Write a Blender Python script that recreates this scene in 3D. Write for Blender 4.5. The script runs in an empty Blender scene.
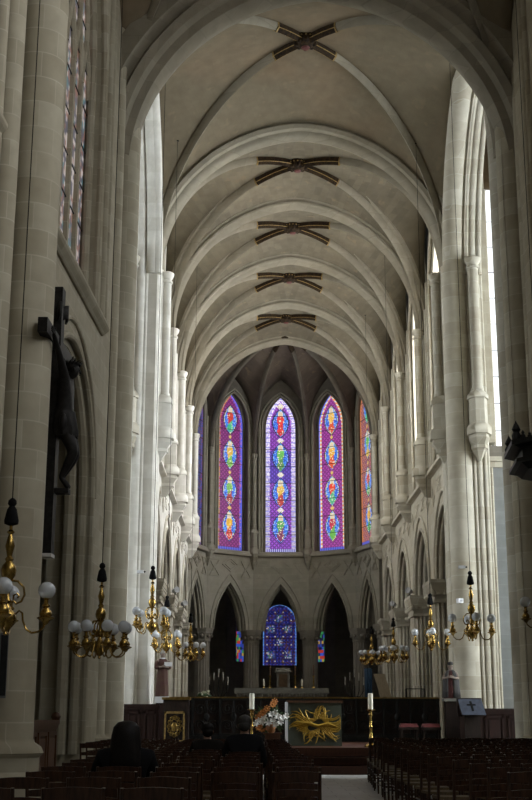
import bpy, bmesh, math, random
from mathutils import Vector, Matrix
random.seed(7)
PI = math.pi
C = bpy.context.scene.collection

# ------------------------------------------------------------------ camera
sc = bpy.context.scene
EYE = 1.35
CAMX = -1.40
cd = bpy.data.cameras.new('camera')
cd.sensor_fit = 'VERTICAL'; cd.sensor_height = 36.0; cd.sensor_width = 24.0
cd.lens = 36.0 * 1219.7 / 800.0
cd.clip_end = 300
cam = bpy.data.objects.new('camera', cd); C.objects.link(cam)
cam.matrix_world = (Matrix.Translation((CAMX, 0, EYE)) @ Matrix.Rotation(-0.007, 4, 'Z')
                    @ Matrix.Rotation(PI / 2 + 0.2538, 4, 'X') @ Matrix.Rotation(0.0023, 4, 'Z'))
sc.camera = cam

# ------------------------------------------------------------------ light and exposure
L_CHOIR_N, L_CHOIR_S = 5.0, 18.0   # daylight radiance of the clear glass in the choir clerestory (left, right)
L_TRANS_N, L_TRANS_S = 14.0, 36.0  # transept end windows (left, right)
L_EAST = 1.3                      # transept east windows (the pane the photo shows)
L_NAVE, L_NAVE_EAST = 7.0, 1.6                      # nave clerestory
L_AISLE = 1.2
w = bpy.data.worlds.new('world'); sc.world = w; w.use_nodes = True
w.node_tree.nodes['Background'].inputs[0].default_value = (.75, .85, 1, 1)
w.node_tree.nodes['Background'].inputs[1].default_value = 0.05
sc.view_settings.view_transform = 'Standard'; sc.view_settings.look = 'None'
sc.view_settings.exposure = 0.0; sc.view_settings.gamma = 1.0
sc.view_settings.use_curve_mapping = False
sc.cycles.use_denoising = True
sc.cycles.max_bounces = 8; sc.cycles.diffuse_bounces = 5
sc.cycles.sample_clamp_indirect = 6

# ------------------------------------------------------------------ materials
def nodes_of(name):
    m = bpy.data.materials.new(name); m.use_nodes = True
    nt = m.node_tree; b = nt.nodes['Principled BSDF']
    return m, nt, b
def mixc(nt, fac, a, b, mode='MIX'):
    n = nt.nodes.new('ShaderNodeMix'); n.data_type = 'RGBA'; n.blend_type = mode
    for i, v in ((0, fac), (6, a), (7, b)):
        if hasattr(v, 'is_linked') or isinstance(v, bpy.types.NodeSocket): nt.links.new(v, n.inputs[i])
        elif isinstance(v, (int, float)): n.inputs[i].default_value = v
        else: n.inputs[i].default_value = (*v, 1)
    return n.outputs[2]
def mth(nt, op, a, b=None):
    n = nt.nodes.new('ShaderNodeMath'); n.operation = op
    for i, v in enumerate((a, b)):
        if v is None: continue
        if isinstance(v, (int, float)): n.inputs[i].default_value = v
        else: nt.links.new(v, n.inputs[i])
    return n.outputs[0]
def noise(nt, scale, vec=None, detail=4):
    n = nt.nodes.new('ShaderNodeTexNoise'); n.inputs['Scale'].default_value = scale; n.inputs['Detail'].default_value = detail
    if vec is None:
        g = nt.nodes.new('ShaderNodeNewGeometry'); vec = g.outputs['Position']
    nt.links.new(vec, n.inputs['Vector'])
    return n.outputs[0]
def ramp(nt, v, lo, hi):
    n = nt.nodes.new('ShaderNodeMapRange'); n.inputs[1].default_value = lo; n.inputs[2].default_value = hi
    nt.links.new(v, n.inputs[0]); return n.outputs[0]

def stone(name, c1, c2, mortar, bw=.8, bh=.38, stain=(.25, .2, .13), stain_amt=.35, vault=False, ms=.012, contrast=.5):
    m, nt, b = nodes_of(name)
    g = nt.nodes.new('ShaderNodeNewGeometry'); sp = nt.nodes.new('ShaderNodeSeparateXYZ')
    nt.links.new(g.outputs['Position'], sp.inputs[0])
    if vault:
        u = sp.outputs[1]
        v = mth(nt, 'SUBTRACT', mth(nt, 'MULTIPLY', mth(nt, 'ABSOLUTE', sp.outputs[0]), .75), mth(nt, 'MULTIPLY', sp.outputs[2], .75))
    else:
        u = mth(nt, 'ADD', sp.outputs[0], sp.outputs[1]); v = sp.outputs[2]
    cb = nt.nodes.new('ShaderNodeCombineXYZ'); nt.links.new(u, cb.inputs[0]); nt.links.new(v, cb.inputs[1])
    br = nt.nodes.new('ShaderNodeTexBrick'); nt.links.new(cb.outputs[0], br.inputs['Vector'])
    br.inputs['Scale'].default_value = 1; br.inputs['Brick Width'].default_value = bw; br.inputs['Row Height'].default_value = bh
    br.inputs['Mortar Size'].default_value = ms; br.inputs['Mortar Smooth'].default_value = .4
    br.inputs['Color1'].default_value = (*c1, 1); br.inputs['Color2'].default_value = (*c2, 1); br.inputs['Mortar'].default_value = (*mortar, 1)
    n1 = ramp(nt, noise(nt, .35), .45, .75); n2 = noise(nt, 3.0)
    col = mixc(nt, mth(nt, 'MULTIPLY', n1, stain_amt), br.outputs[0], stain)
    col = mixc(nt, mth(nt, 'MULTIPLY', ramp(nt, n2, .3, .7), contrast * .4), col, (0.2, 0.17, .12), 'MULTIPLY')
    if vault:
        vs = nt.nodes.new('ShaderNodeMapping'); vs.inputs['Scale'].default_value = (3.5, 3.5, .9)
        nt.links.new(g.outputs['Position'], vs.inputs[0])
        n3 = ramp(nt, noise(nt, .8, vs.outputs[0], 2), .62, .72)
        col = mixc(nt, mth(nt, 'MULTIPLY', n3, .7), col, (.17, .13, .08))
    nt.links.new(col, b.inputs['Base Color']); b.inputs['Roughness'].default_value = .85
    b.inputs['Specular IOR Level'].default_value = .2
    return m
def plain(name, col, rough=.6, metal=0., var=.3, scale=8, spec=.5, col2=None, emit=None, trans=0.):
    m, nt, b = nodes_of(name)
    d = col2 or tuple(c * (1 - var) for c in col)
    c = mixc(nt, ramp(nt, noise(nt, scale), .35, .65), col, d)
    nt.links.new(c, b.inputs['Base Color'])
    b.inputs['Roughness'].default_value = rough; b.inputs['Metallic'].default_value = metal
    b.inputs['Specular IOR Level'].default_value = spec
    b.inputs['Transmission Weight'].default_value = trans
    if emit:
        b.inputs['Emission Color'].default_value = (*col, 1); b.inputs['Emission Strength'].default_value = emit
    return m
def wood(name, a, bcol, rough=.45):
    m, nt, b = nodes_of(name)
    t = nt.nodes.new('ShaderNodeTexCoord'); mp = nt.nodes.new('ShaderNodeMapping'); mp.inputs['Scale'].default_value = (14, 14, 1.5)
    nt.links.new(t.outputs['Object'], mp.inputs[0])
    c = mixc(nt, ramp(nt, noise(nt, 2.5, mp.outputs[0]), .35, .65), a, bcol)
    nt.links.new(c, b.inputs['Base Color']); b.inputs['Roughness'].default_value = rough; b.inputs['Specular IOR Level'].default_value = .25
    return m
def glassmat(name, strength):
    m, nt, b = nodes_of(name)
    a = nt.nodes.new('ShaderNodeAttribute'); a.attribute_name = 'Col'
    nt.links.new(a.outputs['Color'], b.inputs['Emission Color']); b.inputs['Emission Strength'].default_value = strength
    b.inputs['Base Color'].default_value = (.02, .02, .03, 1); b.inputs['Roughness'].default_value = .3
    return m
def daylight(name, strength, tint=(.93, .96, 1.0)):
    m, nt, b = nodes_of(name)
    g = nt.nodes.new('ShaderNodeNewGeometry'); sp = nt.nodes.new('ShaderNodeSeparateXYZ'); nt.links.new(g.outputs['Position'], sp.inputs[0])
    cb = nt.nodes.new('ShaderNodeCombineXYZ'); nt.links.new(mth(nt, 'ADD', sp.outputs[0], sp.outputs[1]), cb.inputs[0]); nt.links.new(sp.outputs[2], cb.inputs[1])
    br = nt.nodes.new('ShaderNodeTexBrick'); nt.links.new(cb.outputs[0], br.inputs['Vector'])
    br.offset = 0; br.inputs['Scale'].default_value = 1; br.inputs['Brick Width'].default_value = .3; br.inputs['Row Height'].default_value = .45; br.inputs['Mortar Size'].default_value = .008
    br.inputs['Color1'].default_value = (*tint, 1); br.inputs['Color2'].default_value = (*[t * .93 for t in tint], 1); br.inputs['Mortar'].default_value = (*[t * .7 for t in tint], 1)
    nt.links.new(br.outputs[0], b.inputs['Emission Color']); b.inputs['Emission Strength'].default_value = strength
    b.inputs['Base Color'].default_value = (.3, .3, .3, 1)
    return m

LIME = stone('limestone', (.46, .425, .34), (.40, .365, .28), (.47, .435, .35))
LIMEP = stone('pier limestone', (.49, .46, .38), (.39, .355, .275), (.50, .47, .39), bw=.7, bh=.42)
LITLIME = stone('light-painted pale limestone', (.68, .66, .60), (.60, .575, .51), (.66, .64, .58), bw=.7, bh=.42, stain_amt=.15)  # strong light on the left side put into a paler stone colour
APSELOW = stone('shade-painted apse limestone', (.25, .232, .185), (.21, .195, .15), (.25, .232, .185))  # shade of the lower apse put into the stone colour
GREYWALL = stone('grey transept stone', (.22, .23, .225), (.19, .20, .195), (.23, .24, .235))
NAVEST = stone('yellowed nave limestone', (.37, .335, .25), (.31, .275, .20), (.40, .365, .28))
NAVEP = stone('yellowed nave pier stone', (.38, .345, .26), (.30, .265, .19), (.40, .365, .28), bw=.7, bh=.42)
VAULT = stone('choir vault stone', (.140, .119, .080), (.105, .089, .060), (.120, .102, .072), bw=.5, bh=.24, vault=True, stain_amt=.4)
VAULTSHADE = stone('shade-painted apse vault stone', (.12, .095, .075), (.09, .07, .055), (.10, .08, .06), bw=.5, bh=.24, vault=True)  # weakly lit apse vault: its shade is painted as darker stone
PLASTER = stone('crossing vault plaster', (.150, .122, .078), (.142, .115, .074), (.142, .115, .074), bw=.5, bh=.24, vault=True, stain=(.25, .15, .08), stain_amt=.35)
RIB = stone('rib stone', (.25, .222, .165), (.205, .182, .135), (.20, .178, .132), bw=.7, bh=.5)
APSEST = stone('shade-painted apse stone', (.13, .115, .095), (.105, .095, .075), (.13, .115, .095))  # unlit upper apse walls and ribs, shade carried by this darker colour
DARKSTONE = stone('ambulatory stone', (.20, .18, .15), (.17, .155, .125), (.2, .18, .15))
FLOORM = stone('paving', (.42, .42, .40), (.36, .36, .34), (.2, .2, .19), bw=.6, bh=.6, ms=.01)
def floor_fix():
    nt = FLOORM.node_tree
    for n in nt.nodes:
        if n.type == 'TEX_BRICK':
            g = nt.nodes.new('ShaderNodeNewGeometry'); nt.links.new(g.outputs['Position'], n.inputs['Vector'])
    nt.nodes['Principled BSDF'].inputs['Roughness'].default_value = .5
floor_fix()
GILT = plain('gilding', (.75, .5, .14), .35, 1, .5, 20)
GILTDARK = plain('painted and gilded rib', (.016, .011, .008), .8, 0, .3, 12, spec=.1, col2=(.04, .024, .01))
GILTDULL = plain('worn gilding', (.30, .19, .055), .6, .3, .5, 20)
REDPAINT = plain('red boss paint', (.10, .02, .015), .7)
BRASS = plain('brass', (.46, .30, .085), .27, 1, .35, 9)
BRASSD = plain('dull brass', (.35, .23, .07), .35, 1, .4, 9)
GLOBE = plain('frosted glass globe', (.80, .84, .88), .18, 0, .05, 8, trans=.45)
BLACK = plain('black cloth', (.008, .008, .008), .9, spec=.12)
IRON = plain('dark iron', (.025, .025, .024), .5, .6, spec=.12)
IRON2 = plain('weathered iron', (.06, .06, .055), .5, .5)
BRONZE = plain('dark bronze', (.022, .02, .018), .55, .3, .4, 14, spec=.12)
CHAIRWOOD = wood('dark chair wood', (.060, .028, .016), (.026, .013, .008), .28)
RUSH = plain('rush seat', (.12, .08, .035), .7, 0, .4, 40)
DADO = wood('red brown wood', (.028, .010, .007), (.016, .007, .005), .6)
DARKWOOD = wood('near black wood', (.022, .013, .010), (.012, .008, .006), .4)
OAK = wood('oak panel', (.11, .052, .026), (.07, .034, .018), .5)
STEPM = wood('step wood', (.085, .034, .02), (.055, .022, .014), .4)
PALEWOOD = wood('pale board', (.34, .28, .19), (.28, .22, .15), .5)
CREAM = plain('wax', (.80, .76, .62), .5, 0, .08)
WHITEP = plain('lily petal', (.85, .85, .80), .5, 0, .1)
ORANGE = plain('orange petal', (.55, .2, .03), .6, 0, .4)
LEAF = plain('leaf', (.05, .10, .03), .6, 0, .4)
VASEM = plain('amber vase', (.35, .15, .05), .3, 0, .4)
GLASSPANEL = plain('smoky green panel', (.10, .115, .09), .2, 0, .2, 3)
GOLDART = plain('gold leaf relief', (.50, .31, .035), .5, .35, .3, 30)
CLOTHBLUE = plain('blue grey cloth', (.04, .048, .07), .9)
MARBLE = plain('pale marble', (.55, .53, .50), .4, 0, .2, 4)
SKIN = plain('skin', (.45, .27, .19), .55, 0, .1)
HAIRD = plain('dark hair', (.008, .006, .005), .6, 0, .4, 40, spec=.12)
HAIRG = plain('short dark grey hair', (.05, .048, .045), .6, 0, .4, 60, spec=.12)
COAT1 = plain('black coat', (.006, .006, .007), .9, spec=.12)
COAT2 = plain('dark jacket', (.010, .010, .012), .85, spec=.12)
COAT3 = plain('dark brown coat', (.011, .009, .007), .85, spec=.12)
TROUS = plain('dark trousers', (.015, .015, .02), .9, spec=.12)
ROBER = plain('red brown painted robe', (.055, .016, .012), .8, 0, .4, 6, col2=(.065, .030, .015))
ROBEG = plain('grey stone cloak', (.045, .042, .04), .8, 0, .3, 10)
ROBERED = plain('faded red robe', (.075, .016, .014), .8, 0, .4, 10)
STATSKIN = plain('painted stone flesh', (.25, .19, .15), .7)
STATW = plain('white painted stone', (.62, .62, .62), .7, 0, .1)
REDSEAT = plain('red cushion', (.12, .015, .013), .8)
BLUESIGN = plain('blue sign', (.05, .15, .38), .5, 0, .05)
WHITE = plain('white plastic', (.75, .76, .78), .4, 0, .05)
GREYBOX = plain('grey loudspeaker', (.10, .105, .10), .5)
GREYCAM = plain('grey camera casing', (.3, .3, .3), .4)
LEAD = plain('lead and iron bars', (.01, .01, .012), .6)
STAIN = glassmat('stained glass', 1.0)

# ------------------------------------------------------------------ mesh builder
class MB:
    def __init__(s): s.bm = bmesh.new()
    def v(s, p): return s.bm.verts.new(p)
    def face(s, ps, mi=0):
        try:
            f = s.bm.faces.new([s.bm.verts.new(p) for p in ps]); f.material_index = mi; return f
        except ValueError: return None
    def grid(s, rows, close_u=False, close_v=False, mi=0):
        R = [[s.bm.verts.new(p) for p in r] for r in rows]
        n, m = len(R), len(R[0])
        for i in range(n if close_u else n - 1):
            for j in range(m if close_v else m - 1):
                q = [R[i][j], R[(i + 1) % n][j], R[(i + 1) % n][(j + 1) % m], R[i][(j + 1) % m]]
                try: f = s.bm.faces.new(q); f.material_index = mi
                except ValueError: pass
        return R
    def cap(s, ring):
        try: s.bm.faces.new(ring)
        except ValueError: pass
    def box(s, x0, x1, y0, y1, z0, z1, F=None, mi=0):
        P = [(x, y, z) for x in (x0, x1) for y in (y0, y1) for z in (z0, z1)]
        if F: P = [F(*p) for p in P]
        V = [s.bm.verts.new(p) for p in P]
        for q in ((0, 1, 3, 2), (4, 6, 7, 5), (0, 4, 5, 1), (2, 3, 7, 6), (0, 2, 6, 4), (1, 5, 7, 3)):
            s.bm.faces.new([V[k] for k in q]).material_index = mi
    def prism(s, poly, z0, z1, F=None, top=None):
        f = F or (lambda x, y, z: (x, y, z)); t = top or poly
        R = s.grid([[f(x, y, z0) for x, y in poly], [f(x, y, z1) for x, y in t]], close_v=True)
        s.cap(R[0][::-1]); s.cap(R[1])
    def lathe(s, o, prof, seg=12, sx=1, sy=1, ph=0):
        o = Vector(o)
        R = s.grid([[(o.x + r * sx * math.cos(2 * PI * k / seg + ph), o.y + r * sy * math.sin(2 * PI * k / seg + ph), o.z + z) for k in range(seg)] for r, z in prof], close_v=True)
        s.cap(R[0][::-1]); s.cap(R[-1])
    def tube(s, pts, r, seg=6, closed=False):
        pts = [Vector(p) for p in pts]; n = len(pts)
        rs = r if isinstance(r, (list, tuple)) else [r] * n
        rows = []; up = None
        for i, p in enumerate(pts):
            if closed: t = pts[(i + 1) % n] - pts[i - 1]
            else: t = pts[min(i + 1, n - 1)] - pts[max(i - 1, 0)]
            t.normalize()
            if up is None: up = t.orthogonal().normalized()
            up = (up - t * up.dot(t))
            if up.length < 1e-5: up = t.orthogonal()
            up.normalize(); b = t.cross(up)
            rows.append([p + (up * math.cos(2 * PI * k / seg) + b * math.sin(2 * PI * k / seg)) * rs[i] for k in range(seg)])
        R = s.grid(rows, close_u=closed, close_v=True)
        if not closed: s.cap(R[0][::-1]); s.cap(R[-1])
    def sweep(s, path, B, prof, closed=False, ref=None, caps=True):
        """prof: (n, b) points; n along the outward in-plane normal, b along B."""
        path = [Vector(p) for p in path]; B = Vector(B).normalized(); n = len(path)
        ref = Vector(ref) if ref is not None else sum(path, Vector()) / n
        rows = []
        for i, p in enumerate(path):
            if closed: t = (path[(i + 1) % n] - p).normalized() + (p - path[i - 1]).normalized()
            elif i == 0: t = path[1] - p
            elif i == n - 1: t = p - path[-2]
            else: t = (path[i + 1] - p).normalized() + (p - path[i - 1]).normalized()
            t.normalize(); N = B.cross(t).normalized()
            if N.dot(p - ref) < 0: N = -N
            rows.append([p + N * a + B * b for a, b in prof])
        R = s.grid(rows, close_u=closed, close_v=True)
        if not closed and caps: s.cap(R[0][::-1]); s.cap(R[-1])
    def ell(s, c, r, seg=10, rings=7):
        c = Vector(c); r = (r, r, r) if isinstance(r, (int, float)) else r
        rows = []
        for i in range(rings + 1):
            a = -PI / 2 + PI * i / rings; a = max(min(a, PI / 2 - .02), -PI / 2 + .02)
            rows.append([(c.x + r[0] * math.cos(a) * math.cos(2 * PI * k / seg), c.y + r[1] * math.cos(a) * math.sin(2 * PI * k / seg), c.z + r[2] * math.sin(a)) for k in range(seg)])
        R = s.grid(rows, close_v=True); s.cap(R[0][::-1]); s.cap(R[-1])
    def build(s, name, mat, parent=None, smooth=False, loc=None):
        bmesh.ops.remove_doubles(s.bm, verts=s.bm.verts, dist=1e-5)
        bmesh.ops.recalc_face_normals(s.bm, faces=s.bm.faces)
        me = bpy.data.meshes.new(name)
        if smooth:
            for f in s.bm.faces: f.smooth = True
            for e in s.bm.edges:
                if len(e.link_faces) == 2 and e.calc_face_angle(0) > .7: e.smooth = False
        s.bm.to_mesh(me); s.bm.free()
        for m in (mat if isinstance(mat, (list, tuple)) else [mat]): me.materials.append(m)
        o = bpy.data.objects.new(name, me); C.objects.link(o)
        if parent is not None: o.parent = parent
        if loc is not None: o.location = loc
        return o
def tag(o, label, cat, group=None, kind=None):
    o['label'] = label; o['category'] = cat
    if group: o['group'] = group
    if kind: o['kind'] = kind
    return o
def thing(name, label, cat, loc=(0, 0, 0), rz=0, group=None):
    o = bpy.data.objects.new(name, None); C.objects.link(o); o.location = loc; o.rotation_euler = (0, 0, rz)
    o.empty_display_size = .1
    return tag(o, label, cat, group)
def S(o, name=None):
    o['kind'] = 'structure'; return o
def dup(o, loc=None, rz=None, label=None, group=None):
    def cp(a, par):
        c = a.copy(); C.objects.link(c)
        if par is not None: c.parent = par
        for ch in list(a.children): cp(ch, c)
        return c
    c = cp(o, None)
    if loc is not None: c.location = loc
    if rz is not None: c.rotation_euler = (0, 0, rz)
    if label: c['label'] = label
    if group: c['group'] = group
    return c

# ------------------------------------------------------------------ curves
def half_arch(a, h, n=14):
    """from (a,0) to (0,h), two-centred"""
    R = (a * a + h * h) / (2 * a); cx = a - R; th = math.acos(max(-1, min(1, -cx / R)))
    return [(cx + R * math.cos(th * k / n), R * math.sin(th * k / n)) for k in range(n + 1)]
def full_arch(a, h, n=14):
    H = half_arch(a, h, n)
    return [(-x, z) for x, z in H] + [(x, z) for x, z in H[::-1][1:]]
def frame(O, U, N):
    O, U, N = Vector(O), Vector(U).normalized(), Vector(N).normalized()
    return lambda u, n, z: O + U * u + N * n + Vector((0, 0, z))
def arch_wall(mb, F, u0, u1, z0, z1, a, sill, spring, apex, th, n0=0., cu=None, nseg=12):
    cu = (u0 + u1) / 2 if cu is None else cu
    pts = [(cu + x, spring + z) for x, z in full_arch(a, apex - spring, nseg)]
    for n in (n0, n0 + th):
        mb.face([F(u0, n, z0), F(cu - a, n, z0), F(cu - a, n, z1), F(u0, n, z1)])
        mb.face([F(u1, n, z0), F(cu + a, n, z0), F(cu + a, n, z1), F(u1, n, z1)])
        if sill > z0: mb.face([F(cu - a, n, z0), F(cu + a, n, z0), F(cu + a, n, sill), F(cu - a, n, sill)])
        for p, q in zip(pts, pts[1:]):
            mb.face([F(p[0], n, p[1]), F(q[0], n, q[1]), F(q[0], n, z1), F(p[0], n, z1)])
    loop = [(cu - a, max(sill, z0))] + pts + [(cu + a, max(sill, z0))]
    mb.grid([[F(u, n0, z) for u, z in loop], [F(u, n0 + th, z) for u, z in loop]])
    if sill > z0: mb.face([F(cu - a, n0, sill), F(cu + a, n0, sill), F(cu + a, n0 + th, sill), F(cu - a, n0 + th, sill)])
    for u in (u0, u1): mb.face([F(u, n0, z0), F(u, n0 + th, z0), F(u, n0 + th, z1), F(u, n0, z1)])
    mb.face([F(u0, n0, z1), F(u1, n0, z1), F(u1, n0 + th, z1), F(u0, n0 + th, z1)])
    mb.face([F(u0, n0, z0), F(u0, n0 + th, z0), F(cu - a, n0 + th, z0), F(cu - a, n0, z0)])
    mb.face([F(u1, n0, z0), F(u1, n0 + th, z0), F(cu + a, n0 + th, z0), F(cu + a, n0, z0)])
def arch_path(F, a, spring, apex, n, cu=0, sill=None, nseg=14):
    pts = [F(cu + x, n, spring + z) for x, z in full_arch(a, apex - spring, nseg)]
    if sill is not None: pts = [F(cu - a, n, sill)] + pts + [F(cu + a, n, sill)]
    return pts
def pane(mb, F, a, sill, spring, apex, n, cu=0):
    pts = [(-a, sill)] + full_arch(a, apex - spring, 12)[:] + [(a, sill)]
    pts = [(-a, sill)] + [(x, spring + z) for x, z in full_arch(a, apex - spring, 12)] + [(a, sill)]
    f = mb.face([F(cu + x, n, z) for x, z in pts])
    g = mb.face([F(cu + x, n + .03, z) for x, z in pts])
    m = len(pts)
    for i in range(m):
        p, q = pts[i], pts[(i + 1) % m]
        mb.face([F(cu + p[0], n, p[1]), F(cu + q[0], n, q[1]), F(cu + q[0], n + .03, q[1]), F(cu + p[0], n + .03, p[1])])

ROLL = lambda r, n0=0, b0=0, k=8: [(n0 + r * math.cos(2 * PI * i / k), b0 + r * math.sin(2 * PI * i / k)) for i in range(k)]

# ------------------------------------------------------------------ plan numbers
HS = 4.53                       # half span between choir shafts
WX = 4.85                       # choir wall face
ZB = [37.6 + 5.84 * i for i in range(5)]
CAPZ, ABZ, APEX = 15.24, 5.96, 20.2
APC, APA = 61.3, 4.6            # apse centre and apothem
STRING = 9.75

def S_floor():
    m = MB(); m.box(-18, 18, -8, 80, -.3, 0); S(m.build('floor', FLOORM))
S_floor()

# ---- vault bays
def vault_bay(name, y0, y1, mat, wall_apex, wall_stilt, x=4.85, spring=CAPZ, tap=APEX + .35, boss=20.85, tz=None):
    yc = (y0 + y1) / 2; hb = (y1 - y0) / 2; n = 16
    L = math.hypot(x, hb); mb = MB()
    D = half_arch(L, boss - spring, n); T = half_arch(x, tap - spring, n)
    W = []
    for k in range(n + 1):
        t = k / n
        if t < .2: W.append((hb, wall_stilt * t / .2))
        else:
            H = half_arch(hb, wall_apex - spring - wall_stilt, 40); W.append(H[min(40, round((t - .2) / .8 * 40))]); W[-1] = (W[-1][0], W[-1][1] + wall_stilt)
    for sx in (-1, 1):
        for sy in (-1, 1):
            d = [Vector((sx * x * p[0] / L, yc + sy * hb * p[0] / L, spring + p[1])) for p in D]
            t = [Vector((sx * p[0], yc + sy * hb, spring + p[1])) for p in T]
            ww = [Vector((sx * x, yc + sy * p[0], spring + p[1])) for p in W]
            for e in (t, ww):
                rows = []
                for j in range(7):
                    f = j / 6
                    rows.append([a.lerp(b, f) + Vector((0, 0, .10 * math.sin(PI * f) * (k / n))) for k, (a, b) in enumerate(zip(d, e))])
                mb.grid(rows)
    o = mb.build(name, mat, smooth=True)
    md = o.modifiers.new('thickness', 'SOLIDIFY'); md.thickness = .22; md.offset = 0
    S(o); return (x, yc, hb, L, D, spring)
def diag_ribs(info, gilded=.11, half=.19, deep=.34):
    x, yc, hb, L, D, spring = info
    prof = [(.1, -half), (-.02, -half), (-.06, -half * .5), (-deep * .7, -half * .45), (-deep, 0), (-deep * .7, half * .45), (-.06, half * .5), (-.02, half), (.1, half)]
    fine = half_arch(L, D[-1][1], 48)
    boss_z = spring + D[-1][1]
    for sgn in (1, -1):
        path = [Vector((x * p[0] / L, yc + sgn * hb * p[0] / L, spring + p[1])) for p in fine]
        path = path + [Vector((2 * 0 - p.x, 2 * yc - p.y, p.z)) for p in path[::-1][1:]]
        B = Vector((-sgn * hb, x, 0)).normalized()
        mb = MB(); mb.sweep(path, B, prof, ref=(0, yc, spring)); S(mb.build('rib_trim', RIB, smooth=True))
        k = len(path) // 2; w = max(2, int(gilded * len(path)))
        mb = MB(); q = [(a * 1.06 - .01, b * 1.06) for a, b in prof]
        mb.sweep(path[k - w:k + w + 1], B, q, ref=(0, yc, spring))
        g = S(mb.build('gilded_rib_trim', GILTDARK, smooth=True))
        mb = MB()
        for s in (-1, 1):
            mb.sweep(path[k - w:k + w + 1], B, ROLL(.014, -deep * .80, s * half * .55, 6), ref=(0, yc, spring))
        for e in (k - w, k + w):
            q0 = path[e]; q1 = path[e - 1] if e > k else path[e + 1]; mb.sweep([q0, q0.lerp(q1, .22)], B, [(a * 1.1 - .015, b * 1.15) for a, b in prof], ref=(0, yc, spring))
        mb.build('gilded_edge', GILTDULL, g, smooth=True)
    mb = MB(); z = boss_z - .18
    mb.lathe((0, yc, z), [(.02, -.28), (.16, -.26), (.27, -.16), (.34, -.02), (.36, .1), (.3, .2)], 16)
    for k in range(8):
        a = 2 * PI * k / 8; mb.ell((.27 * math.cos(a), yc + .27 * math.sin(a), z - .12), (.09, .09, .1), 6, 5)
    b = S(mb.build('vault_boss_trim', GILTDARK, smooth=True))
    mb = MB(); mb.lathe((0, yc, z - .27), [(.0, -.05), (.1, -.04), (.13, 0), (.12, .04)], 12); mb.build('boss_shield', REDPAINT, b, smooth=True)
    mb = MB()
    for k in range(16):
        a = 2 * PI * k / 16; mb.ell((.35 * math.cos(a), yc + .35 * math.sin(a), z - .01), .03, 6, 4)
    mb.build('boss_beads', GILTDULL, b, smooth=True)

def trans_arch(y, hw=.36, dp=.5, a=HS, apex=APEX, mat=RIB, name='arch_trim', spring=CAPZ, xo=0, leg=0):
    path = [(x + xo, y, spring + z) for x, z in full_arch(a, apex - spring, 22)]
    if leg: path = [(path[0][0], y, leg)] + path + [(path[-1][0], y, leg)]
    prof = [(dp, -hw), (dp * .62, -hw), (dp * .56, -hw * .8), (dp * .46, -hw * .72), (dp * .40, -hw * .86), (dp * .25, -hw * .74), (dp * .2, -hw * .5), (.06, -hw * .42), (.0, -hw * .22), (-.05, 0)]
    prof = prof + [(n, -b) for n, b in prof[::-1][1:]]
    mb = MB(); mb.sweep(path, (0, 1, 0), prof, ref=(0, y, spring)); return S(mb.build(name, mat, smooth=True))

for i in range(4):
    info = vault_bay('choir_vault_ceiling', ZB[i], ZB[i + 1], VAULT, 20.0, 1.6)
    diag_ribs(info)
for i in (1, 2, 3, 4): trans_arch(ZB[i])
trans_arch(37.45, hw=.6, dp=.85, a=4.62, apex=20.1)
trans_arch(28.5, hw=.95, dp=1.25, a=4.74, apex=19.8, xo=.13, spring=14.6, leg=.2)
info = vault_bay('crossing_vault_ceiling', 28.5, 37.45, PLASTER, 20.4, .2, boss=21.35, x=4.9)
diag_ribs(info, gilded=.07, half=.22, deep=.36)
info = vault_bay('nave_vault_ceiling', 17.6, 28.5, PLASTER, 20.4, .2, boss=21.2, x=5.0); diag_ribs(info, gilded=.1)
trans_arch(17.6, a=4.85)
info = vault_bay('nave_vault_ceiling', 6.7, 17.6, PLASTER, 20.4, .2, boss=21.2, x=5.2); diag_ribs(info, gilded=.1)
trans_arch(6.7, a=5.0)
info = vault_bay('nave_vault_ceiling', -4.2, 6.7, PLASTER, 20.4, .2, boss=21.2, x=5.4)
# crossing lateral arches (towards the transept arms) and transept barrel vaults
for sx, nm in ((-1, 'left'), (1, 'right')):
    yc, hb = (28.9 + 37.0) / 2, 4.3
    F = frame((sx * 5.3, yc, 0), (0, 1, 0), (sx, 0, 0))
    p = [F(-3.72, 0, .2)] + arch_path(F, 3.72, CAPZ - .2, 20.3, 0, nseg=24)
    mb = MB(); hw = .58
    prof = [(1.0, -hw), (.92, -hw), (.86, .12 - hw), (.78, .12 - hw), (.72, -hw), (.62, .02 - hw), (.57, .2 - hw), (.48, .2 - hw), (.42, .08 - hw), (.33, .1 - hw), (.28, .34 - hw), (.2, .36 - hw), (.14, .24 - hw), (.05, .3 - hw), (.0, .5 - hw), (-.05, -.1)]
    prof += [(n, -b) for n, b in prof[::-1][1:]]
    mb.sweep(p, (1, 0, 0), prof, ref=F(0, 0, CAPZ))
    for bx, rr in (((4.90, .36), (5.27, .07), (5.45, .14), (5.66, .09)) if sx > 0 else ((4.62, .15), (4.80, .2), (5.16, .17), (5.55, .16))):
        mb.sweep(p, (1, 0, 0), ROLL(rr, rr * .85 - .04, sx * (bx - 5.3), 12), ref=F(0, 0, CAPZ))
    S(mb.build('arch_trim', LIMEP if sx > 0 else LITLIME, smooth=True))
    mb = MB()
    q = [(33.0 + a, 18.6 + z) for a, z in full_arch(5.1, 2.7, 18)]
    mb.grid([[(sx * x, y, z) for y, z in q] for x in (6.1, 8, 11, 14, 18)])
    o = mb.build('transept_vault_ceiling', PLASTER, smooth=True); o.modifiers.new('t', 'SOLIDIFY').thickness = .25; S(o)

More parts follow.
